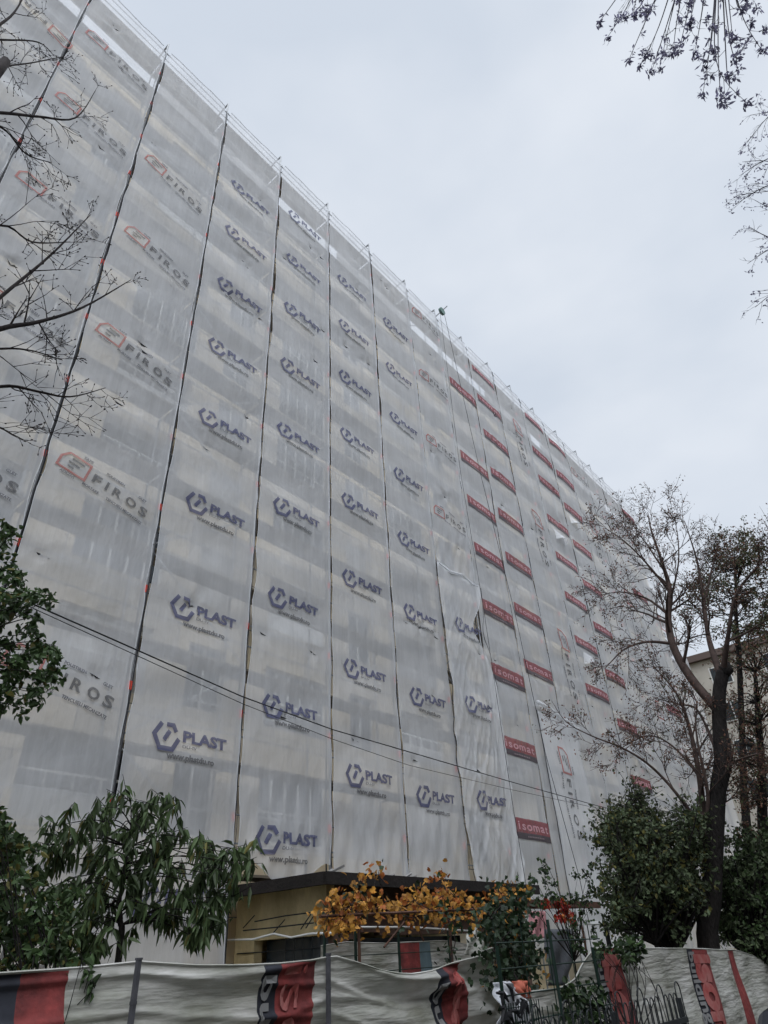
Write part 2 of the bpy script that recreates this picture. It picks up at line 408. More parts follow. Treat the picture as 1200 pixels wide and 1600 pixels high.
rebase(sc, (18, NY + .4, 0))

# ================================================================= NETS
def gapfun(seed, big):
    r = random.Random(seed); ties = [0]; 
    while ties[-1] < 29: ties.append(ties[-1] + r.choice([.95, 1.4, 1.98, 1.98, 2.6]))
    am = [(.010 + big * r.random() ** 1.0) for _ in ties]
    def f(z):
        i = np.clip(np.searchsorted(ties, z) - 1, 0, len(ties) - 2)
        T = np.array(ties); A = np.array(am)
        t = (z - T[i]) / (T[i + 1] - T[i]); return .020 + A[i] * np.sin(np.pi * np.clip(t, 0, 1)) ** .8 + .11 * np.clip((np.asarray(z) - 26.75) / .6, 0, 1)
    return f
def make_net(idx, x0, x1, zb, zt, label, loose=0, gl=.05, gr=.05, yoff=0., topwave=0, botf=None, matn='net'):
    r = np.random.RandomState(idx * 7 + 3)
    wd = x1 - x0
    gL, gR = gapfun(idx * 2 + 1, gl), gapfun(idx * 2 + 2, gr)
    nt_ = 6 + r.randint(5)
    ties = [(r.uniform(x0 + .35, x1 - .35), DT[r.randint(1, 12)] + .95 + r.uniform(-.15, .15), r.uniform(.5, 1.2)) for _ in range(nt_)]
    ph = r.uniform(0, 6.28, 12); fr = [r.uniform(3, 5), r.uniform(7, 10), r.uniform(13, 19)]
    def disp(x, z):
        x = np.asarray(x, float); z = np.asarray(z, float)
        u = np.clip((x - x0) / wd, 0, 1); y = -.09 * np.sin(np.pi * u) * (.5 + .5 * np.cos(2 * np.pi * (z - 26.8) / 1.98 + ph[0]) * .6)
        for i, f in enumerate(fr):
            y = y + (.010, .006, .0035)[i] * np.sin(f * x + ph[i + 1] + .6 * np.sin(.5 * z + ph[i + 4])) * (.4 + .6 * np.sin(.37 * z + ph[i + 7]) ** 2)
        y = y + .008 * np.sin(2.2 * z + 1.5 * x + ph[10]) + .004 * np.sin(6 * z - 3 * x + ph[11])
        for tx, tz, a in ties:
            dx, dz = x - tx, z - tz; rr = np.sqrt(dx * dx + dz * dz); th_ = np.arctan2(dz, dx)
            y = y + a * (.07 * np.exp(-(rr / .10) ** 2) + .022 * np.exp(-(rr / .45)) * np.cos(5 * th_ + tx))
        y = y - .05 * np.exp(-(z - zb) / 1.1) * (.5 + .5 * np.sin(7 * x + 4.5 * z + ph[3])) ** 2 * (zb > 2) - .02 * np.exp(-(z - zb) / 1.6) * np.sin(13 * x - 5 * z + ph[4]) * (zb > 2)
        if loose:
            q = np.clip((12.6 - z) / 9.6, 0, 1)
            y = y - loose * q * (.6 + .4 * np.sin(.9 * z)) * (.5 + .5 * np.sin(6.5 * x + 2.6 * z + .8 * np.sin(1.3 * z))) ** 2 * .13
            y = y - loose * .022 * np.sin(19 * x + 7 * z + 2) * q * (.4 + .6 * np.sin(1.1 * z) ** 2) - loose * .05 * np.abs(np.sin(2.6 * (x - 16.5) + .55 * z)) ** 3 * (.5 + q)
        if loose:
            w1 = 12 * x - 5.5 * z + 1.5 * np.sin(.8 * z); w2 = 21 * x - 8 * z + 2 * np.sin(.6 * z + 1)
            y = y - loose * q ** .6 * (.034 * np.maximum(0, np.sin(w1)) ** 5 * (.3 + .7 * np.sin(.9 * z + 2) ** 2) + .02 * np.maximum(0, np.sin(w2)) ** 4)
        return NY + yoff + y
    nx = max(10, int(wd / (.03 if loose else .085))); nz = int((zt - zb) / (.08 if loose else .12))
    zz = np.linspace(zb, zt, nz + 1); V = []
    for z in zz:
        l, rgt = x0 + float(gL(z)), x1 - float(gR(z)) - (.95 * math.exp(-((z - 10.7) / 1.1) ** 2) if loose else 0); V.append([(l + (rgt - l) * i / nx) for i in range(nx + 1)])
    X = np.array(V); Z = np.repeat(zz[:, None], nx + 1, 1)
    # the top edge sags a little between the posts, the bottom edge is torn and uneven
    uu = np.linspace(0, 1, nx + 1)
    Z = Z + (np.clip((Z - (zt - 1)) / 1., 0, 1)) * (-.10 * np.sin(np.pi * uu)[None, :])
    if botf is not None:
        q = np.clip(1 - (Z - zb) / 1.2, 0, 1); Z = Z + q * np.array([botf(x) for x in X[0]])[None, :]
    Y = disp(X, Z)
    mb = MB(); mb.v = [tuple(map(float, t)) for t in np.stack([X, Y, Z], -1).reshape(-1, 3)]
    for j in range(nz):
        for i in range(nx):
            a = j * (nx + 1) + i; mb.f.append((a, a + 1, a + nx + 2, a + nx + 1)); mb.m.append(0)
    o = mb.build('scaffold_net', M[matn], None, smooth=True); tag(o, label, 'scaffold net', 'printed nets hung side by side on the scaffold')
    hm = MB()
    for (xe) in (0, nx):
        pts = [(X[j, xe], Y[j, xe] - .006, Z[j, xe]) for j in range(0, nz + 1, 2)]
        hm.tube(pts, .006, 4)
    for xe, off in ((0, .004), (nx, -.004)):      # added dark strip standing in for the shade in the net gaps, uneven in width
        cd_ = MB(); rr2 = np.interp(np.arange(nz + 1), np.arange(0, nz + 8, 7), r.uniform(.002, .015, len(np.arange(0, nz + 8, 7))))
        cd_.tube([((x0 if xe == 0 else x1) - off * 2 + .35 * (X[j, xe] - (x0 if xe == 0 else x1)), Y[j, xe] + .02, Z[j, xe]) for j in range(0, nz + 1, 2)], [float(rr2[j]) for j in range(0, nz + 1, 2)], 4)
        cd_.build('seam_shade_cord', M['seam_shade'], o)
    hm.tube([(X[nz, i], Y[nz, i] - .002, Z[nz, i]) for i in range(nx + 1)], .012, 4)
    hm.build('hem', M['hem'], o)
    tb_ = MB()
    for tx, tz, a in ties:
        if not (zb + .5 < tz < zt - 1): continue
        w_ = .05 + .09 * a; k_ = len(tb_.v); up = .012 + .014 * a
        pp = [(tx - w_, tz + .03), (tx - .02, tz + up), (tx + .03, tz + up * .4), (tx + w_, tz - .035), (tx + .01, tz - up * .6), (tx - .04, tz - up * .2)]
        tb_.v += [(p[0], float(disp(p[0], p[1])) - .012, p[1]) for p in pp]; tb_.f.append(tuple(range(k_, k_ + 6))); tb_.m.append(0)
    if tb_.f: tb_.build('tie_slits', M['rope'], o)
    return o, disp
def put(net, art, mats, cx, cz, rot=0, sc=(1, 1), name='printed_logo'):
    o, disp = net
    c, s_ = math.cos(rot), math.sin(rot); V = np.array(art.v)
    xx = V[:, 0] * sc[0]; zz = V[:, 1] * sc[1]
    X = cx + xx * c - zz * s_; Z = cz + xx * s_ + zz * c
    Y = disp(X, Z) - (.028 if cz < 12.6 and 16.5 < cx < 18.9 else .016) - .006 * V[:, 2]
    mb = MB(); mb.v = [tuple(map(float, t)) for t in np.stack([X, Y, Z], -1)]; mb.f = list(art.f); mb.m = list(art.m)
    return mb.build(name, mats, o)

TOP = 27.42
B1 = [1.06, 3.57, 6.13, 8.72, 11.35, 13.95, 16.5]
netW = make_net(20, -4.0, -1.4, .1, TOP, 'blank white net mostly outside the frame beyond the left edge')
netX = make_net(0, -1.4, 1.06, .1, TOP, 'leftmost net with an upside down red framed logo behind bare twigs')
put(netX, firos, FIM, .14, 22.9, rot=math.pi - .1)
netY = make_net(1, 1.06, 3.57, .1, TOP, 'second net from the left, slanting red framed logos behind bare branches', gl=.05, gr=.05)
for x, z in [(2.33, 24.2), (2.32, 20.4), (2.30, 16.6), (2.32, 12.8), (2.3, 9.0), (2.3, 5.2)]: put(netY, firos, FIM, x, z, rot=-.12)
netZ = make_net(2, 3.57, 6.13, .1, TOP, 'third net from the left printed with red framed FIROS logos beside the PLAST nets', gl=.05, gr=.06)
for x, z in [(4.86, 1.95), (4.84, 5.75), (4.82, 9.75), (4.84, 13.55), (4.84, 17.3), (4.84, 20.8)]: put(netZ, firos, FIM, x, z, rot=-.22)
netA = make_net(3, 6.13, 8.72, .9, TOP, 'white net with navy PLAST logos hanging above the leafy tree, left of the kiosk', gl=.05, gr=.05)
for k in range(9): put(netA, plast, PLM, 7.50, 5.1 + 2.6 * k if k < 8 else 2.5)
def botB(x): return .12 * math.sin(2.3 * x) + .07 * math.sin(7 * x) + (.35 * max(0, (x - 10.2) / 1.1) if x < 11.4 else 0) * .5
netB = make_net(4, 8.72, 11.35, 3.05, TOP, 'PLAST net whose crumpled hem lies on the left end of the kiosk roof', gl=.07, gr=.04, botf=botB)
for k in range(9): put(netB, plast, PLM, 10.03, 3.56 + 2.63 * k)
netC = make_net(5, 11.35, 13.95, 3.1, TOP, 'PLAST net above the kiosk roof, between the second and third pole over that roof', gl=.04, gr=.06, botf=lambda x: .05 * math.sin(5 * x))
for k in range(8): put(netC, plast, PLM, 12.62, 5.1 + 2.61 * k)
netD = make_net(6, 13.95, 16.52, 2.95, TOP, 'PLAST net just left of the shiny creased net over the kiosk roof', gl=.05, gr=.015, botf=lambda x: .05 * math.sin(4 * x))
for k in range(8): put(netD, plast, PLM, 15.28, 4.95 + 2.61 * k)
netE = make_net(7, 16.5, 18.88, 12.55, TOP, 'narrow net with FIROS logos hung above the shiny creased net', gl=.03, gr=.02)
for x, z in [(17.72, 15.0), (17.72, 18.4), (17.72, 22.0), (17.72, 26.0)]: put(netE, firos, FIM, x, z, rot=-.04)
netE2 = make_net(17, 16.37, 19.12, 2.85, 12.7, 'shiny creased short net with three PLAST logos and a loose flapping right edge', loose=1, gl=.008, gr=.05, yoff=-.10, matn='net_loose')
for z in (5.1, 7.85, 10.5): put(netE2, plast, PLM, 17.77, z, sc=(.93, 1))
RB = [18.86, 21.37, 23.85, 26.65, 29.3, 31.85, 34.4, 37.0, 39.6, 42.1, 44.5]
labR = ['net with eight red isomat boxes directly right of the creased net, behind a rope',
        'net with red isomat boxes in the second column right of the creased net',
        'net with tall sideways FIROS logos reading downwards between two isomat nets',
        'net with red isomat boxes and a flapping torn vent, right of the sideways FIROS net',
        'net with isomat boxes partly hidden by the left twigs of the tall bare tree',
        'plain net with faint red framed logos near the roof left of the tree top',
        'far net seen through the crown of the tall bare tree with sideways logo',
        'far net with a gap at the roof above the tree crown',
        'far net with a red isomat strip right under the roof',
        'last net at the far right corner of the facade']
nets = []
for i in range(10):
    nets.append(make_net(8 + i + (3 if i >= 9 else 0), RB[i], RB[i + 1], 1.2 if i else 1.6, TOP, labR[i], gl=.045 if i else .01, gr=.05))
for z in (23.3, 18.95, 16.65, 14.4, 11.97, 9.55, 7.1, 4.65): put(nets[0], iso, ISM, 20.26, z, sc=(1, 1.05))
for z in (24.0, 21.7, 19.45, 17.2, 15.0, 12.7, 10.35): put(nets[1], iso, ISM, 22.7, z)
for z in (23.4, 17.6, 11.4): put(nets[2], firos, FIM, 25.5, z, rot=-math.pi / 2, sc=(1.5, 1.65))
for z in (23.85, 21.9, 19.45, 17.25, 15.1, 12.9, 10.7): put(nets[3], iso, ISM, 28.0, z, sc=(1.05, .9))
for z in (23.7, 21.45, 19.1, 16.75, 14.4, 12.0, 9.7, 7.3): put(nets[4], iso, ISM, 30.6, z, sc=(1, .95))
for x, z in [(22.6, 26.0)]: put(nets[1], iso, ISM, x, z, sc=(.95, .8))
put(nets[3], iso, ISM, 27.9, 26.3, sc=(.95, .8)); put(nets[4], iso, ISM, 30.6, 26.1, sc=(.95, .8))
put(nets[5], firos, FIM, 33.1, 25.3, sc=(1.1, 1.2)); put(nets[5], firos, FIM, 33.1, 20.6, rot=-math.pi / 2, sc=(1.4, 1.5))
for z in (17, 10.5): put(nets[6], firos, FIM, 35.7, z, rot=-math.pi / 2, sc=(1.5, 1.6))
put(nets[8], iso, ISM, 40.9, 26.1); put(nets[8], firos, FIM, 40.9, 17, rot=-math.pi / 2, sc=(1.5, 1.6))
for z in (19, 12): put(nets[7], iso, ISM, 38.3, z)
netH2 = make_net(30, 21.75, 24.75, 1.2, 8.7, 'short lower net with a sideways FIROS logo below a rolled seam, behind the rope', gl=.02, gr=.03, yoff=-.14)
put(netH2, firos, FIM, 23.05, 6.05, rot=-math.pi / 2, sc=(1.5, 1.55))
hm = MB(); rr_ = random.Random(4); pts = [(21.75 + 3 * t / 10, NY - .2 - .06 * rr_.random(), 8.95 - .5 * t / 10 + .14 * rr_.random()) for t in range(11)]
hm.tube(pts, [.03 + .06 * rr_.random() for _ in pts], 6); hm.build('rolled_seam', M['net_loose'], netH2[0], smooth=True)
# torn vents: small flaps standing off the isomat net
def flap(net, cx, cz, wd, h, out_):
    o, disp = net; mb = MB(); nx, nz = 14, 8
    for j in range(nz + 1):
        v = j / nz
        for i in range(nx + 1):
            u = i / nx; x = cx + (u - .5) * wd; z = cz - v * h * (1 - .15 * math.cos(math.pi * (u - .5)))
            y = float(disp(x, z)) - .03 - out_ * math.sin(math.pi * u) * (v ** 1.4)
            mb.v.append((x, y, z))
    for j in range(nz):
        for i in range(nx):
            a = j * (nx + 1) + i; mb.f.append((a, a + 1, a + nx + 2, a + nx + 1)); mb.m.append(0)
    mb.build('torn_flap', M['net'], o, smooth=True)
flap(nets[3], 27.7, 18.9, 1.0, .6, .35); flap(nets[3], 27.75, 12.45, 1.0, .6, .35); flap(nets[4], 30.2, 20.9, .9, .5, .3)
# a strip of spare net tied across the gap below the FIROS net
hm = MB(); hm.tube([(16.5, NY - .12, 12.62), (17.1, NY - .16, 12.5), (17.8, NY - .17, 12.66), (18.4, NY - .16, 12.52), (18.86, NY - .12, 12.62)], [.03, .05, .035, .05, .03], 6)
hm.build('rolled_hem', M['net_loose'], netE2[0], smooth=True)
for (x, z, w_) in [(29.4, 8.6, 2.4)]:
    hm = MB(); rr_ = random.Random(int(x)); pts = [(x + w_ * t / 8, NY - .1 - .06 * rr_.random(), z - .6 * t / 8 + .12 * rr_.random()) for t in range(9)]
    hm.tube(pts, [.03 + .05 * rr_.random() for _ in pts], 6); hm.build('rolled_seam', M['net_loose'], nets[2 if x < 26 else 4][0], smooth=True)

# hoist: arm, pulley and two ropes
h = empty('rope_hoist', 'rope hoist with a green pulley wheel on an arm above the roof edge', 'hoist', loc=(18.9, 10.6, 26))
hp = onY(690, 484, 10.45)
a_ = MB(); a_.tube([Vector((18.83, 11.1, 27.1)), Vector((18.83, 11.05, 27.45)), hp + Vector((.15, -.25, .2))], .024, 6); x_ = a_.build('arm', M['steel'], h)
M['pulley'] = mat('green_pulley', (.10, .17, .15), rough=.5)
a_ = MB(); n_ = 14
for side in (-.06, .06):
    for j in range(n_):
        t = 2 * math.pi * j / n_; a_.v.append((hp.x + .2 * math.cos(t), hp.y + side, hp.z - .12 + .2 * math.sin(t)))
for j in range(n_): a_.f.append((j, (j + 1) % n_, n_ + (j + 1) % n_, n_ + j)); a_.m.append(0)
a_.f += [tuple(range(n_))[::-1], tuple(range(n_, 2 * n_))]; a_.m += [0, 0]
y_ = a_.build('pulley', M['pulley'], h)
r1 = MB(); r1.tube([hp + Vector((-.18, 0, -.12)), onY(720, 740, 10.4), onY(757, 960, 10.35), onY(800, 1250, 10.3), onY(828, 1420, 10.3)], .007, 4); z1 = r1.build('rope', M['rope'], h)
r1 = MB(); r1.tube([hp + Vector((.2, 0, -.12)), onY(752, 745, 10.4), onY(805, 960, 10.3), onY(853, 1180, 10.1), onY(905, 1370, 9.8), onY(920, 1440, 9.7)], .009, 4); z2 = r1.build('rope', M['rope'], h)
for c_ in h.children: c_.location = -Vector((18.9, 10.6, 26))

# ================================================================= KIOSK
M['kiosk_wall'] = mat('yellow_render', (.60, .49, .28), rough=.9, var=.22, scale=1.6, bump=.25, col2=(.38, .30, .17), stretch=(1, 1, .5))
M['kiosk_shaded'] = mat('brown_eave_shade', (.10, .06, .045), rough=.8, var=.25, scale=5)  # front wall brown has the shade under the eaves put into its colour
M['roof_felt'] = mat('roofing_felt', (.014, .011, .010), rough=.85, var=.3, scale=3, bump=.3)
kk = empty('kiosk', 'low yellow walled kiosk with a dark flat roof under the scaffold', 'building', loc=(15, 10.4, 0))
kx0, kx1, ky0, ky1 = 9.5, onY(812, 1395, 9.35).x, 9.35, 11.75
s = MB(); s.box(kx0, kx0 + .2, ky0, ky1, 1.98, 2.72); s.box(kx0, kx0 + .2, ky1 - .55, ky1, 0, 1.98); s.box(kx0, kx0 + .2, ky0, ky1 - .56, 0, .7)
s.box(kx0 + .202, 10.9, ky0, ky0 + .15, 2.0, 2.72, 1); s.box(10.9, kx1, ky0, ky0 + .15, 1.95, 2.72, 1); s.box(kx0 + .201, kx1, ky1 - .15, ky1 - .002, 0, 2.72)
s.box(kx0 + .202, 10.2, ky0 + .002, ky0 + .15, 0, 1.99, 1); s.box(14.2, 14.8, ky0 + .002, ky0 + .15, 0, 1.94, 1); s.box(kx1 - 1.2, kx1, ky0 + .002, ky0 + .15, 0, 1.94, 1)
s.build('wall', [M['kiosk_wall'], M['kiosk_shaded']], kk)
s = MB()
zr = 2.72; rx1 = onY(842, 1395, 8.8).x; s.box(8.95, rx1, 8.8, 11.85, zr + .002, zr + .07); s.box(8.93, rx1 + .01, 8.77, 8.83, zr - .06, zr + .13); s.box(8.9, 8.96, 8.83, 11.85, zr - .06, zr + .13)
s.build('roof', M['roof_felt'], kk)
s = MB()
rk = random.Random(3)
for i in range(10):
    x = 9.3 + i * .28; s.tube([(x, 9.0 + rk.random(), zr + .12), (x + rk.uniform(.2, .9), 9.2 + rk.random(), zr + .2 + rk.random() * .12)], .025, 4)
s.build('roof_scrap', M['concrete'], kk)
s = MB(); s.box(10.25, 14.15, ky0 + .5, ky0 + .55, .1, 1.93); s.build('shop_window', M['glass'], kk)
s = MB(); s.box(kx0 + .3, kx0 + .35, ky0 + .1, ky1 - .56, .7, 1.98); s.build('side_window', M['glass'], kk)
s = MB()
for i in range(5): s.tube([(kx0 - .02, ky0 + .1 + i * .22, .7), (kx0 - .02, ky0 + .1 + i * .22, 1.98)], .01, 4)
for i in range(4): s.tube([(kx0 - .02, ky0 + .1, .9 + i * .3), (kx0 - .02, ky1 - .1, .9 + i * .3)], .01, 4)
s.build('window_grille', M['dark_metal'], kk)
s = MB()   # bracket rack leaning over the side window
def KY(px, py, X):
    d = ray(px, py); t = X / d[0]; return Vector((X, d[1] * t, CZ + d[2] * t))
fr_ = [KY(380, 1448, 9.2), KY(398, 1432, 9.35), KY(490, 1425, 9.35)]
for a, b in [((380, 1450), (398, 1430)), ((425, 1460), (445, 1437)), ((398, 1440), (445, 1431)), ((445, 1431), (492, 1425)), ((380, 1454), (430, 1449)), ((430, 1449), (490, 1442)), ((470, 1452), (488, 1425)), ((478, 1450), (494, 1425))]:
    s.tube([KY(*a, 9.2), KY(*b, 9.2)], .012, 4)
s.build('sign_bracket', M['dark_metal'], kk)
for c_ in kk.children: c_.location = -Vector((15, 10.4, 0))
M['hose'] = mat('white_hose', (.55, .55, .53), rough=.5)
s = MB(); s.tube([KY(355, 1469, 9.1), KY(395, 1468, 9.1), KY(428, 1459, 9.1), KY(455, 1465, 9.1), KY(485, 1459, 9.1), onY(520, 1458, 8.6), onY(560, 1449, 8.4), onY(640, 1449, 8.2), onY(735, 1455, 8)], .018, 5)
tag(s.build('hose', M['hose'], smooth=True), 'thin white hose slung along the kiosk under the eaves', 'hose')

# ================================================================= CABLES
for pts, rr_, lb in [([(-200, 860, 7), (20, 930, 8), (380, 1089, 9), (520, 1140, 9), (640, 1175, 9.1), (800, 1222, 9.3), (930, 1258, 9.6), (1040, 1285, 9.9)], .011, 'thicker upper overhead cable crossing the nets'),
                     ([(-200, 866, 7), (20, 936, 8), (380, 1100, 8.9), (520, 1155, 8.9), (640, 1196, 9), (800, 1234, 9.2), (930, 1262, 9.5), (1040, 1290, 9.8)], .006, 'thinner lower overhead cable crossing the nets')]:
    s = MB(); s.tube([onY(a, b, y) for a, b, y in pts], rr_, 5)
    tag(s.build('overhead_cable', M['cable'], smooth=True), lb, 'cable', 'overhead cables')

# ================================================================= DRAPED FENCE SHEETS
M['sheet'] = mat('dirty_white_sheet', (.56, .55, .52), rough=.7, var=.1, scale=2.2, col2=(.28, .285, .235), bump=.25, bscale=7, T=.05, transl=.15, stretch=(.8, 1, 2.6))
M['sheet_dark'] = mat('sheet_dark_band', (.03, .032, .042), rough=.75, var=.3, scale=5)
M['sheet_red'] = mat('sheet_red_band', (.24, .045, .042), rough=.8, var=.25, col2=(.10, .028, .028), scale=6, bump=.3, bscale=9)
M['sheet_white'] = mat('sheet_pale_print', (.30, .13, .12), rough=.8, col2=(.30, .05, .045), var=.2, scale=6)
M['sheet_text'] = mat('sheet_grey_letters', (.22, .22, .22), rough=.8)
M['post'] = mat('grey_fence_post', (.09, .09, .10), rough=.7, var=.3, scale=8, metal=.3)
_n = M['sheet'].node_tree; _b = [x for x in _n.nodes if x.type == 'BUMP'][0]
_w = _n.nodes.new('ShaderNodeTexNoise'); _w.inputs['Scale'].default_value = 1.4; _w.inputs['Detail'].default_value = 3
_m = _n.nodes.new('ShaderNodeMapping'); _m.inputs['Scale'].default_value = (1.2, 1, 9)
_g = [x for x in _n.nodes if x.type == 'NEW_GEOMETRY'][0]; _n.links.new(_g.outputs['Position'], _m.inputs[0]); _n.links.new(_m.outputs[0], _w.inputs['Vector'])
_b2 = _n.nodes.new('ShaderNodeBump'); _b2.inputs['Strength'].default_value = .55; _b2.inputs['Distance'].default_value = .08
_n.links.new(_w.outputs['Fac'], _b2.inputs['Height']); _n.links.new(_b2.outputs[0], _b.inputs['Normal'])
def sheet(name, Yf, tops, bands, dispf, label, zbot=.04, thick=.0):
    """tops: [(X, ztop)]; bands: [(X0, X1, material index)]"""
    xs = [t[0] for t in tops]; zs = [t[1] for t in tops]
    def surf(x, v):
        zt = float(np.interp(x, xs, zs)); z = zt - v; return Vector((x, Yf(x) + dispf(x, v), z))
    nx = int((xs[-1] - xs[0]) / .035); mb = MB(); nv = 90
    for i in range(nx + 1):
        x = xs[0] + (xs[-1] - xs[0]) * i / nx; zt = float(np.interp(x, xs, zs))
        for j in range(nv + 1):
            v = (zt - zbot) * (j / nv) ** 1.15; mb.v.append(tuple(surf(x, v)))
    for i in range(nx):
        x = xs[0] + (xs[-1] - xs[0]) * (i + .5) / nx; mi = 0
        for a, b, k in bands:
            if a <= x <= b: mi = k
        for j in range(nv):
            a = i * (nv + 1) + j; mb.f.append((a, a + 1, a + nv + 2, a + nv + 1)); mb.m.append(mi)
    o = mb.build(name, [M['sheet'], M['sheet_dark'], M['sheet_red'], M['sheet_teal']], None, smooth=True); tag(o, label, 'fence sheet', 'printed sheets draped over the street fence')
    s = MB(); s.tube([surf(xs[0] + (xs[-1] - xs[0]) * i / 80, 0) for i in range(81)], .007, 4); s.build('hem', M['sheet'], o)
    return o, surf
def sheet_text(sh, body, xc, v0, v1, h, mt, bold=.03, name='printed_lettering', off=.012):
    """letters turned a quarter clockwise: reading from the top down"""
    o, surf = sh; f = Flat(); f.text(body, v0, v1, 0, h, 0, bold=bold)
    mb = MB(); mb.v = [tuple(surf(xc + q[1] - h / 2, q[0]) + Vector((0, -off, 0))) for q in f.v]; mb.f = list(f.f); mb.m = list(f.m)
    return mb.build(name, mt, o)
M['sheet_teal'] = mat('sheet_teal_band', (.12, .17, .19), rough=.8, var=.2, scale=5)
FY = 4.0
def X4(px, py, Y=FY):
    p = onY(px, py, Y); return (p.x, p.z)
tops = [(-4.0, 1.64)] + [X4(*p) for p in [(-60, 1526), (0, 1521), (60, 1517), (130, 1512), (215, 1503), (300, 1509), (370, 1509), (430, 1506), (478, 1501), (510, 1494), (535, 1503), (570, 1516), (600, 1522), (625, 1523), (660, 1517), (700, 1505), (740, 1490), (771, 1478)]]
def bx(px): return X4(px, 1550)[0]
x510, x771 = tops[-8][0], tops[-1][0]; x510 = X4(510, 1494)[0]
def dl(x, v):
    y = .02 * math.sin(9 * v + 2.2 * math.sin(1.1 * x)) * (1 + .5 * math.sin(2.3 * x)) + .008 * math.sin(21 * v + 1.5 * x + 4 * math.sin(.9 * x)) + .006 * math.sin(31 * v + 3 * math.sin(2.1 * x + 1)) * (.4 + .6 * math.sin(1.7 * x) ** 2) + .01 * math.sin(4 * x + 5 * v)
    y -= .028 * max(0, math.sin(25 * v + 1.6 * math.sin(1.5 * x) + .6 * x)) ** 6 * (.3 + .7 * math.sin(1.3 * x + 9 * v) ** 2) + .018 * max(0, math.sin(37 * v - 1.8 * math.sin(1.1 * x + 2) - .9 * x)) ** 6
    if x > x510:
        s_ = (x - x510) / (x771 - x510); sag = .55 * s_ * (1 - s_) * 1.6
        k = min(1, s_ * 5)
        y -= k * (.05 * math.sin(17 * (v + sag * .7 - .35 * s_ * s_ * 2) + 1.2) + .018 * math.sin(33 * (v + sag) - 4 * x)) * (.5 + .7 * s_)
        y -= .06 * k
    return y
shL = sheet('fence_sheet', lambda x: FY - .03, tops, [(bx(-60), bx(23), 1), (bx(25), bx(96), 2), (bx(402), bx(424), 1), (bx(424), bx(479), 2), (bx(664), bx(682), 1), (bx(682), bx(714), 2)], dl,
            'grey white sheet with red bands draped over the left part of the street fence')
sheet_text(shL, 'building', bx(413), .06, .95, .10, M['sheet_text'])
sheet_text(shL, 'building', bx(673), .10, .99, .10, M['sheet_text'])
sheet_text(shL, 'isomat', bx(452), .02, 1.25, .22, M['sheet_white'], bold=.0, off=.016)
sheet_text(shL, 'isomat', bx(698), .05, 1.2, .14, M['sheet_white'], bold=.06)
fp = MB(); fpn = empty('fence_posts', 'x', 'x'); bpy.data.objects.remove(fpn)
for px, py, lb in [(215, 1500, 'grey post showing behind the sheet, left of the red and black band'), (511, 1492, 'grey post holding the peak of the sheet right of the red band')]:
    p = onY(px, py, FY - .08); s = MB(); s.box(p.x - .012, p.x + .012, FY - .105, FY - .080, 0, p.z); s.box(p.x - .015, p.x + .015, FY - .108, FY - .077, p.z, p.z + .01)
    for k in range(5): s.box(p.x - .014, p.x + .014, FY - .107, FY - .078, p.z - .2 - k * .3, p.z - .185 - k * .3)
    tag(s.build('fence_post', M['post']), lb, 'fence post', 'posts of the street fence')

RY = 3.2
tr_ = [X4(x, y, RY) for x, y in [(800, 1552), (870, 1545), (895, 1530), (915, 1505), (930, 1483), (960, 1480), (1000, 1482), (1050, 1482), (1085, 1482), (1120, 1484), (1150, 1484), (1175, 1492), (1195, 1508), (1215, 1520), (1260, 1525)]]
def bxr(px): return X4(px, 1540, RY)[0]
def dr(x, v): return .02 * math.sin(3 * x + 2 * v) + .012 * math.sin(7 * v + math.sin(x * 2)) + .012 * math.sin(9 * x + v * 3)
shR = sheet('fence_sheet', lambda x: RY, tr_, [(bxr(940), bxr(951), 1), (bxr(951), bxr(981), 2), (bxr(1088), bxr(1099), 1), (bxr(1099), bxr(1116), 2), (bxr(1154), bxr(1164), 2)], dr,
            'pale sheet with three red bands draped over the right part of the street fence')
sheet_text(shR, 'building quality', (bxr(940) + bxr(951)) / 2, .03, 1.3, .12, M['sheet_text'])
sheet_text(shR, 'building quality', (bxr(1088) + bxr(1099)) / 2, .03, 1.3, .20, M['sheet_text'])
sheet_text(shR, 'isomat', (bxr(951) + bxr(981)) / 2, .05, 1.3, .42, M['sheet_white'], bold=.05)
sheet_text(shR, 'isomat', (bxr(1099) + bxr(1116)) / 2, .05, 1.3, .42, M['sheet_white'], bold=.05)
# second line of sheeting on the inner fence
BY = 7.6
tb = [X4(x, y, BY) for x, y in [(500, 1478), (540, 1472), (600, 1474), (640, 1472), (690, 1470), (705, 1470), (740, 1478), (760, 1484)]]
shB = sheet('fence_sheet', lambda x: BY, tb, [(X4(627, 1500, BY)[0], X4(657, 1500, BY)[0], 2), (X4(657, 1500, BY)[0], X4(674, 1500, BY)[0], 3)], dr, 'pale sheet with a pink and a teal band on the inner fence by the kiosk')

# ================================================================= WIRE FENCES AND RAILING
wf = empty('wire_fence', 'green wire mesh fence with thin posts in front of the kiosk window', 'fence', loc=(10, 7.4, 0))
s_all = []
for px in (507, 555, 622, 700):
    p = onY(px, 1455, 7.4); s = MB(); s.tube([(p.x, 7.4, 0), (p.x, 7.4, p.z)], .022, 6); s_all.append(s.build('post', M['green_wire'], wf))
s = MB(); a, b = onY(507, 1480, 7.4).x, onY(760, 1480, 7.4).x
for k in range(8): s.tube([(a, 7.4, .25 + k * .2), (b, 7.4, .25 + k * .2)], .006, 4)
for i in range(26): s.tube([(a + (b - a) * i / 25, 7.41, .1), (a + (b - a) * i / 25, 7.41, .9)], .004, 3)
s.build('mesh', M['green_wire'], wf)
for c_ in wf.children: c_.location = -Vector((10, 7.4, 0))
GY = 3.05
mf = empty('mesh_panel_fence', 'dark green welded mesh panels beside the draped sheet, right of centre', 'fence', loc=(8, GY, 0))
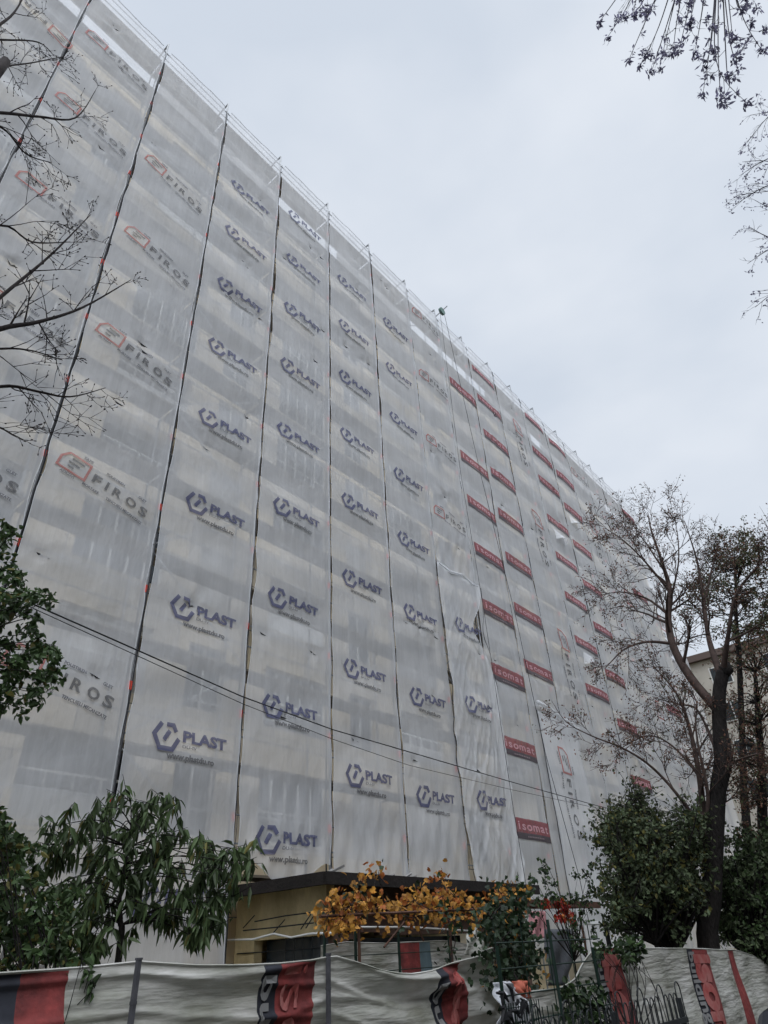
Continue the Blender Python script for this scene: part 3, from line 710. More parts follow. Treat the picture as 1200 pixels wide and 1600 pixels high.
for px, py in ((776, 1478), (855, 1437), (925, 1480)):
    p = onY(px, py, GY); s = MB(); s.tube([(p.x, GY, 0), (p.x, GY, p.z)], .013, 6); s.build('post', M['green_wire'], mf)
s = MB(); a, b = onY(776, 1500, GY).x, onY(945, 1500, GY).x
zt = onY(855, 1440, GY).z
for k in range(12):
    z = .1 + k * .155
    if z < zt: s.tube([(a, GY + .01, z), (b, GY + .01, z)], .005, 4)
for i in range(24): s.tube([(a + (b - a) * i / 23, GY - .005, .05), (a + (b - a) * i / 23, GY - .005, 1.25 if i % 5 else zt)], .004, 4)
bb = onY(830, 1500, GY).x
for i in range(16): s.tube([(a + (bb - a) * i / 15, GY - .012, .05), (a + (bb - a) * i / 15, GY - .012, 1.3)], .004, 3)
for k in range(14): s.tube([(a, GY + .006, .1 + k * .09), (bb, GY + .006, .1 + k * .09)], .004, 3)
s.build('mesh', M['green_wire'], mf)
for c_ in mf.children: c_.location = -Vector((8, GY, 0))
# hooped iron railing
hr = empty('hooped_railing', 'low black iron railing with round hoops in front of the right sheet', 'railing', loc=(5, 2.5, 0))
s = MB(); hx0, hx1 = onY(822, 1570, 2.6).x, onY(1062, 1560, 2.6).x; HY = 2.6; zt = onY(1030, 1567, HY).z
s2 = MB()
n_ = int((hx1 - hx0) / .10)
for i in range(n_ + 1):
    x = hx0 + (hx1 - hx0) * i / n_; big = (i % 4 == 1); wd = .055 if big else .036; ht = .05 if big else 0.0
    pts = [(x - wd, HY, .1), (x - wd, HY, zt + ht)] + [(x - wd * math.cos(t), HY, zt + ht + wd * 1.2 * math.sin(t)) for t in (.4, .8, 1.2, 1.57, 1.95, 2.35, 2.75)] + [(x + wd, HY, zt + ht), (x + wd, HY, .1)]
    s.tube(pts, .005, 5)
s.build('hoops', M['dark_metal'], hr)
s2.box(hx0 - .1, hx1 + .05, HY - .012, HY + .012, zt - .16, zt - .125); s2.box(hx0 - .1, hx1 + .05, HY - .012, HY + .012, .18, .215)
s2.build('rails', M['dark_metal'], hr)
s = MB()
for x in (hx0 - .1, (hx0 + hx1) / 2, hx1 + .05): s.box(x - .02, x + .02, HY + .013, HY + .05, 0, zt)
s.build('uprights', M['dark_metal'], hr)
for c_ in hr.children: c_.location = -Vector((5, 2.5, 0))

# plastic sack caught on the mesh, orange cloth above it
M['sack'] = mat('white_sack', (.62, .63, .66), rough=.4, bump=.5, bscale=12, var=.1, scale=8)
M['orange_cloth'] = mat('orange_cloth', (.40, .11, .07), rough=.8, var=.25, scale=9)
def drape(name, pix, Y, material, label, cat, amp=.04, extra=None):
    """a cloth hung in the polygon given row by row: [(left px, right px, py)]"""
    mb = MB(); nx = 18
    rows = []
    for (a, b, py) in pix: rows.append((onY(a, py, Y), onY(b, py, Y)))
    R2 = []
    for i in range(len(rows) - 1):
        for k in range(6):
            t = k / 6; R2.append((rows[i][0].lerp(rows[i + 1][0], t), rows[i][1].lerp(rows[i + 1][1], t)))
    R2.append(rows[-1])
    for j, (a, b) in enumerate(R2):
        for i in range(nx + 1):
            u = i / nx; q = a.lerp(b, u); q.y += amp * math.sin(u * 9 + j * .35) + amp * .5 * math.sin(u * 23 - j * .6) - amp * 1.5 * math.sin(math.pi * u); mb.v.append(tuple(q))
    for j in range(len(R2) - 1):
        for i in range(nx):
            c = j * (nx + 1) + i; mb.f.append((c, c + 1, c + nx + 2, c + nx + 1)); mb.m.append(0)
    o = mb.build(name, material, None, smooth=True)
    md = o.modifiers.new('s', 'SOLIDIFY'); md.thickness = .008
    return tag(o, label, cat)
sk = drape('plastic_sack', [(773, 790, 1535), (775, 812, 1550), (776, 825, 1572), (778, 831, 1600), (780, 835, 1680)], 3.13, M['sack'], 'crumpled white plastic sack with black marks behind the mesh panel', 'sack', amp=.03)
rk = random.Random(8); s = MB()
for i in range(14):
    q = onY(rk.uniform(782, 822), rk.uniform(1545, 1600), 3.03); d = Vector((rk.uniform(-.07, .07), 0, rk.uniform(-.05, .05)))
    s.tube([q - d, q + Vector((.02, 0, .02)), q + d], [.008, .016, .006], 5)
s.build('black_marks', M['cable'], sk)
drape('orange_cloth', [(801, 824, 1533), (803, 823, 1545), (812, 822, 1560)], 3.11, M['orange_cloth'], 'small orange cloth hanging above the white sack', 'cloth', amp=.02)
drape('white_cover', [(737, 742, 1449), (731, 750, 1460), (727, 757, 1474), (726, 760, 1492)], 6.4, M['sheet'], 'pale crumpled cover under the yellow vine near the dark vine', 'cover', amp=.02)
M['tarp'] = mat('dark_grey_tarp', (.085, .09, .10), rough=.6, var=.2, scale=3, bump=.2)
drape('dark_tarp', [(850, 893, 1452), (852, 896, 1480), (855, 893, 1510), (857, 885, 1540)], 6.6, M['tarp'], 'dark grey tarp hanging behind the mesh fence under the pergola beam', 'tarp', amp=.02)
M['pink'] = mat('pink_banner', (.42, .20, .21), rough=.8, var=.35, scale=6)
drape('pink_banner', [(826, 852, 1424), (827, 853, 1446), (828, 852, 1466)], 6.9, M['pink'], 'faded pink banner hanging under the pergola beam', 'banner', amp=.02)

# pergola
pg = empty('pergola', 'rusty pergola frame carrying the yellow vine in front of the kiosk', 'pergola', loc=(12, 7.2, 0))
M['rust'] = mat('rusty_bar', (.09, .045, .03), rough=.8, var=.4, scale=12)
PZ = 2.35
def PG(px, py, Y): return onY(px, py, Y)
s = MB()
for (a, b, Y) in [((500, 1432), (935, 1412), 7.0), ((520, 1421), (935, 1418), 8.2)]:
    pa_, pb_ = onY(*a, Y), onY(*b, Y); s.tube([pa_, pb_], .02, 5)
A0, A1 = onY(500, 1432, 7.0), onY(520, 1421, 8.2)
s.build('beam', M['rust'], pg)
s = MB(); s.box(onY(820, 1410, 7.0).x, onY(935, 1412, 7.0).x, 6.96, 7.04, onY(880, 1413, 7).z - .05, onY(880, 1413, 7).z + .06); s.build('wooden_beam', M['rust'], pg)
s = MB()
for i in range(14):
    t = i / 13; p1 = onY(500, 1432, 7.0).lerp(onY(935, 1412, 7.0), t); p2 = onY(520, 1421, 8.2).lerp(onY(935, 1418, 8.2), t); s.tube([p1, p2], .008, 4)
s.build('cross_wires', M['rust'], pg)
for px in (560, 700, 795, 905):
    p = onY(px, 1425, 7.1); s = MB(); s.tube([(p.x, 7.1, 0), (p.x, 7.1, p.z)], .022, 6); s.build('post', M['rust'], pg)
for a, b in [((600, 1480), (632, 1440)), ((650, 1440), (662, 1470))]:
    s = MB(); s.tube([onY(*a, 7.1), onY(*b, 7.1)], .014, 5); s.build('strut', M['rust'], pg)
for c_ in pg.children: c_.location = -Vector((12, 7.2, 0))

# small post lamp
lm = empty('garden_lamp', 'black garden post with a flat pale top beside the right sheet', 'lamp', loc=(13, 5, 0))
p = onY(945, 1441, 5.2); s = MB(); s.tube([(p.x, 5.2, 0), (p.x, 5.2, p.z - .03)], .035, 8); s.build('post', M['dark_metal'], lm)
s = MB()
for zz_, r_ in ((p.z - .03, .05), (p.z - .02, .30), (p.z + .015, .28), (p.z + .03, .04)):
    for j in range(12): s.v.append((p.x + r_ * math.cos(j * math.pi / 6), 5.2 + r_ * math.sin(j * math.pi / 6), zz_))
for k in range(3):
    for j in range(12): s.f.append((k * 12 + j, k * 12 + (j + 1) % 12, (k + 1) * 12 + (j + 1) % 12, (k + 1) * 12 + j)); s.m.append(0)
s.f += [tuple(range(12))[::-1], tuple(range(36, 48))]; s.m += [0, 0]
s.build('shade', M['white_frame'], lm)
for c_ in lm.children: c_.location = -Vector((13, 5, 0))

# ================================================================= TREES
def wander(rng, p, d, L, n, wob, grav):
    pts = [Vector(p)]; d = Vector(d).normalized(); st = L / n
    for _ in range(n):
        d = (d + Vector((rng.gauss(0, wob), rng.gauss(0, wob), rng.gauss(0, wob) + grav))).normalized(); pts.append(pts[-1] + d * st)
    return pts
def smooth_path(ctrl, n=5):
    """Catmull-Rom through (point, radius)"""
    P = [Vector(c[0]) for c in ctrl]; r = [c[1] for c in ctrl]; o = []; ro_ = []
    for i in range(len(P) - 1):
        a, b, c, d = P[max(i - 1, 0)], P[i], P[i + 1], P[min(i + 2, len(P) - 1)]
        for k in range(n):
            t = k / n; o.append(.5 * ((2 * b) + (c - a) * t + (2 * a - 5 * b + 4 * c - d) * t * t + (3 * b - 3 * c + d - a) * t ** 3)); ro_.append(r[i] + (r[i + 1] - r[i]) * t)
    o.append(P[-1]); ro_.append(r[-1]); return o, ro_
def grow(mb, rng, p, d, L, r, lev, tips, cfg):
    n = max(3, int(L / cfg['seg'])); pts = wander(rng, p, d, L, n, cfg['wob'], cfg['grav'])
    mb.tube(pts, [r * (1 - .65 * i / n) for i in range(n + 1)], 5 if r > .02 else 3, cap=False)
    if lev <= 0:
        tips.append((pts[-1], (pts[-1] - pts[-2]).normalized(), L)); 
        if cfg.get('mid'): tips.append((pts[len(pts) // 2], (pts[-1] - pts[-2]).normalized(), L))
        return
    k = cfg['kids'][min(lev, len(cfg['kids'])) - 1]
    for i in range(k):
        t = rng.uniform(.25, 1) ; j = min(n - 1, int(t * n)); q = pts[j].lerp(pts[j + 1], t * n - j if t < 1 else 1)
        dd = (pts[j + 1] - pts[j]).normalized(); sd_ = Vector((rng.gauss(0, 1), rng.gauss(0, 1), rng.gauss(0, 1))); sd_ -= dd * sd_.dot(dd); sd_.normalize()
        a = rng.uniform(*cfg['ang']); grow(mb, rng, q, dd * math.cos(a) + sd_ * math.sin(a), L * rng.uniform(*cfg['lr']), max(cfg['rmin'], r * cfg['rr']), lev - 1, tips, cfg)
    tips.append((pts[-1], (pts[-1] - pts[-2]).normalized(), L))
def limb(mb, rng, ctrl, tips, cfg, lev, nk, L, sides=6, start=.25):
    pts, rs = smooth_path(ctrl); mb.tube(pts, rs, sides)
    n = len(pts)
    for i in range(nk):
        t = start + (1 - start) * (i + rng.random()) / nk; j = min(n - 2, int(t * (n - 1))); q = pts[j]; dd = (pts[j + 1] - pts[j]).normalized()
        sd_ = Vector((rng.gauss(0, 1), rng.gauss(0, 1), rng.gauss(0, 1))); sd_ -= dd * sd_.dot(dd); sd_.normalize(); a = rng.uniform(*cfg['ang'])
        grow(mb, rng, q, dd * math.cos(a) + sd_ * math.sin(a), L * rng.uniform(.6, 1.2) * (1.15 - .5 * t), max(cfg['rmin'], rs[j] * .5), lev, tips, cfg)
def leaf_mesh(items, rng, droop=.3, fold=.25):
    """items: (pos, dir, length, width, material index)"""
    mb = MB()
    for (p, d, l, wd, mi) in items:
        d = Vector(d).normalized(); u = Vector((rng.gauss(0, 1), rng.gauss(0, 1), rng.gauss(0, 1))); s_ = d.cross(u)
        if s_.length < .01: continue
        s_.normalize(); nrm = d.cross(s_)
        m1 = p + d * l * .32; m2 = p + d * l * .70 + Vector((0, 0, -droop * l * .18)); tp_ = p + d * l + Vector((0, 0, -droop * l * .5))
        o = len(mb.v)
        for q in (p, m1 + s_ * wd / 2 + nrm * wd * fold, m2 + s_ * wd * .36 + nrm * wd * fold * .7, tp_, m2 - s_ * wd * .36 + nrm * wd * fold * .7, m1 - s_ * wd / 2 + nrm * wd * fold, m1, m2): mb.v.append((q.x, q.y, q.z))
        mb.f += [(o, o + 6, o + 1), (o + 6, o + 7, o + 2, o + 1), (o + 7, o + 3, o + 2), (o, o + 5, o + 6), (o + 6, o + 5, o + 4, o + 7), (o + 7, o + 4, o + 3)]; mb.m += [mi] * 6
    return mb
def small_leaves(items, rng):
    mb = MB()
    for (p, d, l, wd, mi) in items:
        d = Vector(d).normalized(); u = Vector((rng.gauss(0, 1), rng.gauss(0, 1), rng.gauss(0, 1))); s_ = d.cross(u)
        if s_.length < .01: continue
        s_.normalize(); nrm = d.cross(s_); c = p + d * l * .5
        o = len(mb.v)
        for q in (p, c + s_ * wd / 2 + nrm * wd * .15, p + d * l, c - s_ * wd / 2 + nrm * wd * .15): mb.v.append((q.x, q.y, q.z))
        mb.f += [(o, o + 2, o + 1), (o, o + 3, o + 2)]; mb.m += [mi, mi]
    return mb
def rdir(rng, bias=(0, 0, 0), k=1.):
    v = Vector((rng.gauss(0, 1), rng.gauss(0, 1), rng.gauss(0, 1))) * k + Vector(bias); return v.normalized()

# ---- bare tree at the left edge (trunk stands outside the frame)
rg = random.Random(11)
t1 = empty('bare_tree', 'leafless tree whose knobbly twigs reach in from the left edge', 'tree', loc=tuple(at(-1150, 1500, 5.2))[:2] + (0,))
base = Vector(t1.location); mb = MB(); tp1 = []
tpth = [(base, .2), (base + Vector((.1, 0, 3)), .17), (base + Vector((.15, .05, 5.5)), .14), (base + Vector((.35, 0, 8)), .1), (base + Vector((.5, .1, 10.5)), .05)]
pts, rs = smooth_path(tpth); mb.tube(pts, rs, 9); trk = mb.build('trunk', M['bark'], t1, smooth=True)
mb = MB(); cfgB = dict(seg=.10, wob=.075, grav=.02, kids=[2, 3, 4], ang=(.4, 1.0), lr=(.4, .75), rr=.6, rmin=.0036)
def lp(lst): return [(at(x, y, r), rad) for x, y, r, rad in lst]
LB = [[(-330, 640, 5.4, .06), (-120, 560, 5.4, .04), (0, 514, 5.4, .026), (60, 503, 5.5, .02), (130, 480, 5.6, .013), (205, 437, 5.7, .004)],
      [(-330, 420, 5.4, .05), (-100, 175, 5.4, .03), (0, 176, 5.5, .02), (60, 182, 5.6, .016), (118, 184, 5.6, .01), (150, 140, 5.7, .004)],
      [(-330, 200, 5.6, .05), (-100, 90, 5.7, .03), (0, 38, 5.8, .018), (30, 8, 5.9, .012), (50, -40, 6, .005)],
      [(-330, 300, 5.4, .04), (-90, 140, 5.5, .02), (0, 106, 5.6, .012), (50, 98, 5.7, .009), (100, 88, 5.7, .004)],
      [(-330, 330, 5.2, .04), (-80, 190, 5.2, .02), (0, 198, 5.3, .012), (40, 240, 5.4, .009), (80, 254, 5.4, .004)],
      [(-330, 640, 5.2, .05), (-110, 560, 5.1, .03), (0, 465, 5.1, .018), (80, 398, 5.2, .012), (142, 335, 5.3, .004)],
      [(-330, 760, 5.6, .05), (-120, 640, 5.7, .03), (0, 604, 5.8, .018), (60, 612, 5.9, .013), (110, 620, 5.9, .009), (165, 606, 6, .004)],
      [(-330, 700, 5.6, .04), (-100, 560, 5.6, .02), (0, 545, 5.6, .012), (50, 548, 5.7, .008), (95, 562, 5.7, .004)],
      [(-330, 500, 5.0, .04), (-100, 400, 5.0, .02), (0, 352, 5.0, .012), (50, 378, 5.1, .009), (110, 378, 5.1, .004)],
      [(-330, 320, 5.9, .04), (-90, 60, 5.9, .02), (0, 62, 6.0, .014), (60, 66, 6.1, .009), (85, 88, 6.1, .004)],
      [(-330, 800, 5.2, .04), (-110, 700, 5.2, .02), (-20, 665, 5.2, .01), (25, 682, 5.3, .004)]]
for c_ in LB:
    hgt_ = at(c_[0][0], c_[0][1], c_[0][2]).z
    limb(mb, rg, [(base + Vector((.1, 0, max(2, hgt_ - 2.2))), .05)] + lp(c_), tp1, cfgB, 2, 8, .5, sides=5, start=.52)
for q, d, L_ in tp1:     # buds
    mb.tube([q - d * .012, q, q + d * .012], [.003, .0065, .003], 4)
mb.build('branches', M['bark'], t1, smooth=True)
for c_ in t1.children: c_.location = -Vector(t1.location)

# ---- small leafy tree lower left with long hanging leaves
rg = random.Random(21)
def crown_tree(label, name, basepx, r0, trunk_ctrl, hubs, group=None): pass
t2 = empty('leafy_tree', 'small tree with long drooping dark leaves in front of the left nets', 'tree', loc=tuple(at(186, 1500, 6.3))[:2] + (0,))
b2 = Vector(t2.location); mb = MB()
fork = at(187, 1405, 6.3)
pts, rs = smooth_path([(b2, .032), (at(185, 1500, 6.3), .026), (at(188, 1440, 6.3), .021), (fork, .016), (at(196, 1350, 6.3), .011), (at(205, 1290, 6.3), .008)]); mb.tube(pts, rs, 7)
stemp = [Vector(p) for p in pts[8:]]
mb.build('trunk', M['bark_dark'], t2, smooth=True)
mb = MB(); items = []
hubs = [(165, 1262, 6.3), (200, 1250, 6.1), (235, 1255, 6.5), (262, 1252, 6.3), (150, 1290, 6.0), (185, 1300, 6.6), (225, 1300, 6.0), (270, 1300, 6.4), (300, 1312, 6.0), (330, 1325, 6.5), (362, 1325, 6.2), (388, 1338, 6.3), (110, 1320, 6.2), (95, 1310, 6.0),
        (130, 1345, 6.5), (165, 1345, 6.0), (205, 1350, 6.5), (245, 1350, 6.1), (285, 1355, 6.5), (325, 1365, 6.1), (355, 1380, 6.5), (120, 1385, 6.1), (160, 1390, 6.4), (150, 1420, 6.2), (230, 1385, 6.6), (270, 1395, 6.1), (300, 1400, 6.5), (335, 1410, 6.2), (280, 1430, 6.3), (310, 1440, 6.0), (145, 1460, 6.1), (345, 1435, 6.4), (120, 1455, 6.3),
        (140, 1400, 6.0), (170, 1420, 6.5), (155, 1440, 6.0), (130, 1475, 6.4), (160, 1485, 6.1), (215, 1410, 6.1), (240, 1420, 6.4), (225, 1365, 6.2), (265, 1370, 6.3), (305, 1380, 6.2), (350, 1360, 6.2), (105, 1375, 6.0), (150, 1360, 6.4), (255, 1440, 6.3), (295, 1460, 6.2), (90, 1290, 6.2), (75, 1320, 6.2), (320, 1425, 6.0), (105, 1420, 6.3), (125, 1435, 6.1), (100, 1390, 6.2), (110, 1480, 6.2), (85, 1330, 6.3), (365, 1400, 6.2), (330, 1450, 6.2), (175, 1275, 6.4), (215, 1275, 6.3), (250, 1278, 6.1), (310, 1340, 6.3), (375, 1350, 6.1), (190, 1325, 6.2), (260, 1330, 6.5), (100, 1350, 6.4), (345, 1350, 6.3), (240, 1330, 6.2), (180, 1370, 6.1)]
for k, (x, y, r) in enumerate(hubs):
    q = at(x, y, r); a = fork.lerp(b2 + Vector((0, 0, fork.z - .1)), 0); start = min([p for p in stemp if p.z < q.z + .1] or [fork], key=lambda p: (p - q).length)
    mid = start.lerp(q, .5) + Vector((0, 0, .06)); pts, rs = smooth_path([(start, .006), (mid, .0045), (q, .0025)], 4); mb.tube(pts, rs, 4, cap=False)
    for s_ in range(4):
        d = rdir(rg, (0, 0, .3)); L_ = rg.uniform(.08, .22); e = q + d * L_; mb.tube([q, e], [.004, .002], 3, cap=False)
        for j in range(rg.randint(4, 8)):
            f_ = rg.uniform(.3, 1); p = q.lerp(e, f_); dd = rdir(rg, (0, 0, -1.5), .75)
            items.append((p, dd, rg.uniform(.08, .14), rg.uniform(.028, .042), 1 if rg.random() < .05 else 0))
    for j in range(4):
        items.append((q + rdir(rg) * rg.uniform(0, .1), rdir(rg, (0, 0, -1), .8), rg.uniform(.07, .12), rg.uniform(.020, .03), 0))
mb.build('branches', M['bark_dark'], t2, smooth=True)
leaf_mesh(items, rg, droop=.5).build('foliage', [M['leaf_long'], M['leaf_yellowgreen']], t2)
for c_ in t2.children: c_.location = -Vector(t2.location)

# ---- generic leafy mass from hubs
def leafy(name, label, cat, basept, hubs, mats, spread, leafs, lsize, lw, seed, r_br=.012, bias=(0, 0, -.2), bark='bark_dark', trunk=None, mixp=.1, small=False, group=None, twigs=3, stems=1):
    rg = random.Random(seed); t = empty(name, label, cat, group, loc=tuple(basept)); mb = MB(); items = []
    root = Vector(basept); cz = sum((h.z for h in hubs)) / len(hubs); tk = MB()
    if trunk: pts, rs = smooth_path(trunk); tk.tube(pts, rs, 7); ends = [Vector(p) for p in pts[int(len(pts) * .55):]]
    else:
        ends = []
        cx = sum((h for h in hubs), Vector()) / len(hubs)
        for s_ in range(stems):
            e = Vector((cx.x + rg.uniform(-.3, .3) * stems, cx.y + rg.uniform(-.2, .2) * stems, root.z + (cz - root.z) * rg.uniform(.4, .7)))
            pts, rs = smooth_path([(root + Vector((rg.uniform(-.1, .1) * stems, 0, 0)), r_br * 2.4), (root.lerp(e, .5) + Vector((rg.uniform(-.1, .1), 0, 0)), r_br * 2), (e, r_br * 1.4)]); tk.tube(pts, rs, 6); ends.append(e)
    tk.build('trunk', M[bark], t, smooth=True)
    for q in hubs:
        st = min(ends, key=lambda e: (e - q).length + (0 if e.z < q.z else .6)); mid = st.lerp(q, .5) + Vector((rg.gauss(0, .08), rg.gauss(0, .08), .05))
        pts, rs = smooth_path([(st, r_br), (mid, r_br * .65), (q, r_br * .3)], 4); mb.tube(pts, rs, 4, cap=False)
        for s_ in range(twigs):
            e = q + rdir(rg) * spread * rg.uniform(.5, 1.1); mb.tube([q, q.lerp(e, .5) + rdir(rg) * .03, e], [r_br * .3, r_br * .25, r_br * .12], 3, cap=False)
            for j in range(leafs):
                p = q.lerp(e, rg.uniform(.1, 1.05)) + rdir(rg) * spread * .12
                items.append((p, rdir(rg, bias), lsize * rg.uniform(.6, 1.25), lw * rg.uniform(.7, 1.2), 1 if rg.random() < mixp else 0))
    mb.build('branches', M[bark], t, smooth=True)
    (small_leaves if small else leaf_mesh)(items, rg).build('foliage', mats, t)
    for c_ in t.children: c_.location = -Vector(t.location)
    return t
rg = random.Random(31)
# leafy branch at the left edge
hb = [at(x + rg.uniform(-6, 6), y + rg.uniform(-6, 6), rg.uniform(4.6, 5.4)) for x, y in [(5, 850), (18, 835), (5, 890), (20, 905), (35, 905), (5, 930), (25, 950), (45, 950), (10, 975), (40, 985), (62, 965), (78, 935), (60, 1000), (15, 1010), (45, 1025), (70, 1020), (85, 1005), (5, 1045), (35, 1055), (58, 1050), (78, 1045), (20, 1080), (45, 1080), (5, 1110), (28, 1100), (-20, 900), (-25, 960), (-30, 1020), (-25, 1080), (-40, 860), (-50, 930), (-50, 1000), (0, 870), (55, 935), (30, 1040), (15, 950), (65, 1075), (5, 1000)]]
bs = at(-200, 1450, 5.0)
leafy('leafy_tree', 'tree with small oval green leaves reaching in at the left edge above the cable', 'tree', (bs.x, bs.y, 0), hb, [M['leaf_green'], M['leaf_yellowgreen']], .17, 15, .055, .034, 41, r_br=.008,
      trunk=[((bs.x, bs.y, 0), .07), (at(-190, 1250, 5.0), .055), (at(-130, 1060, 5.0), .035)], mixp=.06)
# shrub lower left
hb = []
for i in range(60):
    x = rg.uniform(-60, 95); ymin = np.interp(x, [-60, 0, 20, 45, 70, 95], [1240, 1262, 1290, 1300, 1310, 1330]); y = rg.uniform(ymin, 1520); 
    if x > 65 and y < 1370 and rg.random() < .6: continue
    hb.append(at(x, y, rg.uniform(4.9, 5.9)))
bs = at(10, 1520, 5.3)
leafy('shrub', 'dark shrub with oval leaves at the left edge above the red banded sheet', 'shrub', (bs.x, bs.y, 0), hb, [M['leaf_green'], M['leaf_yellowgreen']], .20, 13, .062, .036, 42, r_br=.007, stems=3, mixp=.12)
# sprig hanging over the front sheet
hb = [at(x, y, 4.55) for x, y in [(128, 1500), (140, 1522), (150, 1540), (118, 1528)]]
bs = at(120, 1500, 5.0)
leafy('shrub', 'thin sprig of leaves poking over the left fence sheet', 'shrub', (bs.x, bs.y, 0), hb, [M['leaf_green'], M['leaf_yellowgreen']], .07, 4, .065, .034, 43, r_br=.006, mixp=.1)

# ---- vines
hb = []
for (x0, x1, y0, y1, n_) in [(490, 520, 1415, 1450, 7), (515, 600, 1402, 1435, 18), (600, 700, 1403, 1430, 26), (700, 820, 1400, 1430, 26), (540, 580, 1375, 1400, 4), (578, 592, 1360, 1375, 2), (676, 700, 1362, 1405, 6), (772, 800, 1382, 1400, 5), (640, 660, 1385, 1400, 2), (525, 560, 1435, 1465, 5), (700, 760, 1420, 1440, 6)]:
    for _ in range(n_): hb.append(onY(rg.uniform(x0, x1), rg.uniform(y0, y1), rg.uniform(6.8, 8.2)))
bs = onY(800, 1480, 6.9)
def vleaf(items, rg, mats, t):
    """lobed vine leaves: seven-point fans"""
    mb = MB()
    for (p, d, l, wd, mi) in items:
        d = Vector(d).normalized(); s_ = d.cross(rdir(rg)); 
        if s_.length < .05: continue
        s_.normalize(); nrm = d.cross(s_); o = len(mb.v); c = p + d * l * .45; mb.v.append(tuple(c + nrm * l * .08))
        shape = [(0, 0), (.08, .42), (.42, .52), (.55, .30), (.85, .34), (1.0, 0), (.85, -.34), (.55, -.30), (.42, -.52), (.08, -.42)]
        for a, b in shape: mb.v.append(tuple(p + d * l * a + s_ * l * b + nrm * (-.10 * l * abs(b) * 2)))
        k = len(shape)
        for i in range(k): mb.f.append((o, o + 1 + i, o + 1 + (i + 1) % k)); mb.m.append(mi)
    return mb.build('foliage', mats, t)
def vine(label, basept, hubs, mats, per, size, seed, mixf, bark='bark'):
    rg = random.Random(seed); t = empty('vine', label, 'vine', loc=tuple(basept)); mb = MB(); items = []
    hs = sorted(hubs, key=lambda h: h.x); root = Vector(basept)
    prev = [hs[len(hs) // 2]]
    st = Vector((root.x, root.y, max(.5, min(h.z for h in hs)))); mb.tube([root, root.lerp(st, .5) + Vector((.05, .03, 0)), st], [.03, .025, .018], 6)
    nodes = [st]
    for q in sorted(hs, key=lambda h: (h - st).length):
        n0 = min(nodes, key=lambda e: (e - q).length); mb.tube([n0, n0.lerp(q, .5) + rdir(rg) * .06, q], [.007, .006, .004], 4, cap=False); nodes.append(q)
        for j in range(per):
            items.append((q + rdir(rg) * rg.uniform(.02, .26), rdir(rg, (0, -.3, -.5)), size * rg.uniform(.65, 1.2), 0, mixf(q, rg)))
    mb.build('stems', M[bark], t, smooth=True); vleaf(items, rg, mats, t)
    for c_ in t.children: c_.location = -Vector(t.location)
vine('autumn vine with yellow and orange leaves spread over the pergola', (bs.x, 7.0, 0), hb, [M['leaf_yellow'], M['leaf_orange'], M['leaf_dark']], 13, .085, 51,
     lambda q, r: 2 if r.random() < .08 else (1 if r.random() < (.25 + .45 * (q.z > 2.75)) else 0))
hb = []
for _ in range(95):
    y = rg.uniform(1402, 1560); w_ = np.interp(y, [1400, 1440, 1490, 1560], [18, 34, 30, 20]); cx = np.interp(y, [1400, 1440, 1500, 1560], [795, 792, 800, 797]); hb.append(onY(cx + rg.uniform(-w_, w_), y, rg.uniform(3.3, 3.85)))
bs = onY(795, 1560, 3.6)
vine('dark green ivy column hanging beside the draped sheet and mesh panel', (bs.x, 3.6, 0), hb, [M['leaf_dark'], M['leaf_yellow']], 13, .05, 52, lambda q, r: 1 if r.random() < .04 else 0)
hb = [onY(x + rg.uniform(-4, 4), y, rg.uniform(5.8, 6.4)) for x, y in [(704, 1470), (702, 1490), (705, 1450), (700, 1440), (708, 1505), (690, 1440), (715, 1445), (700, 1425)]]
vine('thin green vine climbing the inner fence post below the yellow leaves', (onY(704, 1500, 6.1).x, 6.1, 0), hb, [M['leaf_dark'], M['leaf_green']], 7, .07, 53, lambda q, r: 1 if r.random() < .3 else 0)
# rose bush
hb = [onY(x + rg.uniform(-5, 5), y + rg.uniform(-5, 5), rg.uniform(5.2, 6.2)) for x, y in [(812, 1385), (828, 1392), (842, 1398), (852, 1380), (860, 1395), (850, 1360), (852, 1345), (868, 1405), (880, 1408), (902, 1398), (905, 1375), (915, 1362), (932, 1350), (910, 1410), (925, 1420), (915, 1440), (932, 1455), (895, 1400), (840, 1375), (905, 1430), (920, 1385), (870, 1385), (905, 1460), (892, 1455), (900, 1478), (880, 1450), (912, 1480)]]
bs = onY(900, 1500, 5.6)
leafy('shrub', 'airy climbing rose with small round leaves above the mesh fence', 'shrub', (bs.x, bs.y, 0), hb, [M['leaf_green'], M['leaf_dark']], .16, 8, .06, .045, 61, r_br=.008, mixp=.4, stems=2)
hb = [onY(x + rg.uniform(-4, 4), y + rg.uniform(-4, 4), rg.uniform(5.6, 6.0)) for x, y in [(858, 1418), (868, 1412), (878, 1420), (888, 1428), (895, 1440), (882, 1410), (872, 1430), (900, 1432)]]
leafy('shrub', 'bright red leaved creeper beside the pergola beam', 'shrub', (bs.x - .2, bs.y, 0), hb, [M['leaf_red'], M['leaf_orange']], .12, 8, .075, .06, 62, r_br=.006, mixp=.3)
hb = [onY(rg.uniform(930, 1000), rg.uniform(1474, 1500), rg.uniform(3.0, 3.15)) for _ in range(16)] + [onY(rg.uniform(880, 940), rg.uniform(1545, 1600), 3.05) for _ in range(16)]
bs = onY(935, 1560, 3.1)
leafy('shrub', 'green creeper spilling over the top of the right sheet', 'shrub', (bs.x, 3.35, 0), hb, [M['leaf_green'], M['leaf_dark']], .10, 5, .06, .045, 63, r_br=.005, mixp=.4, stems=2)

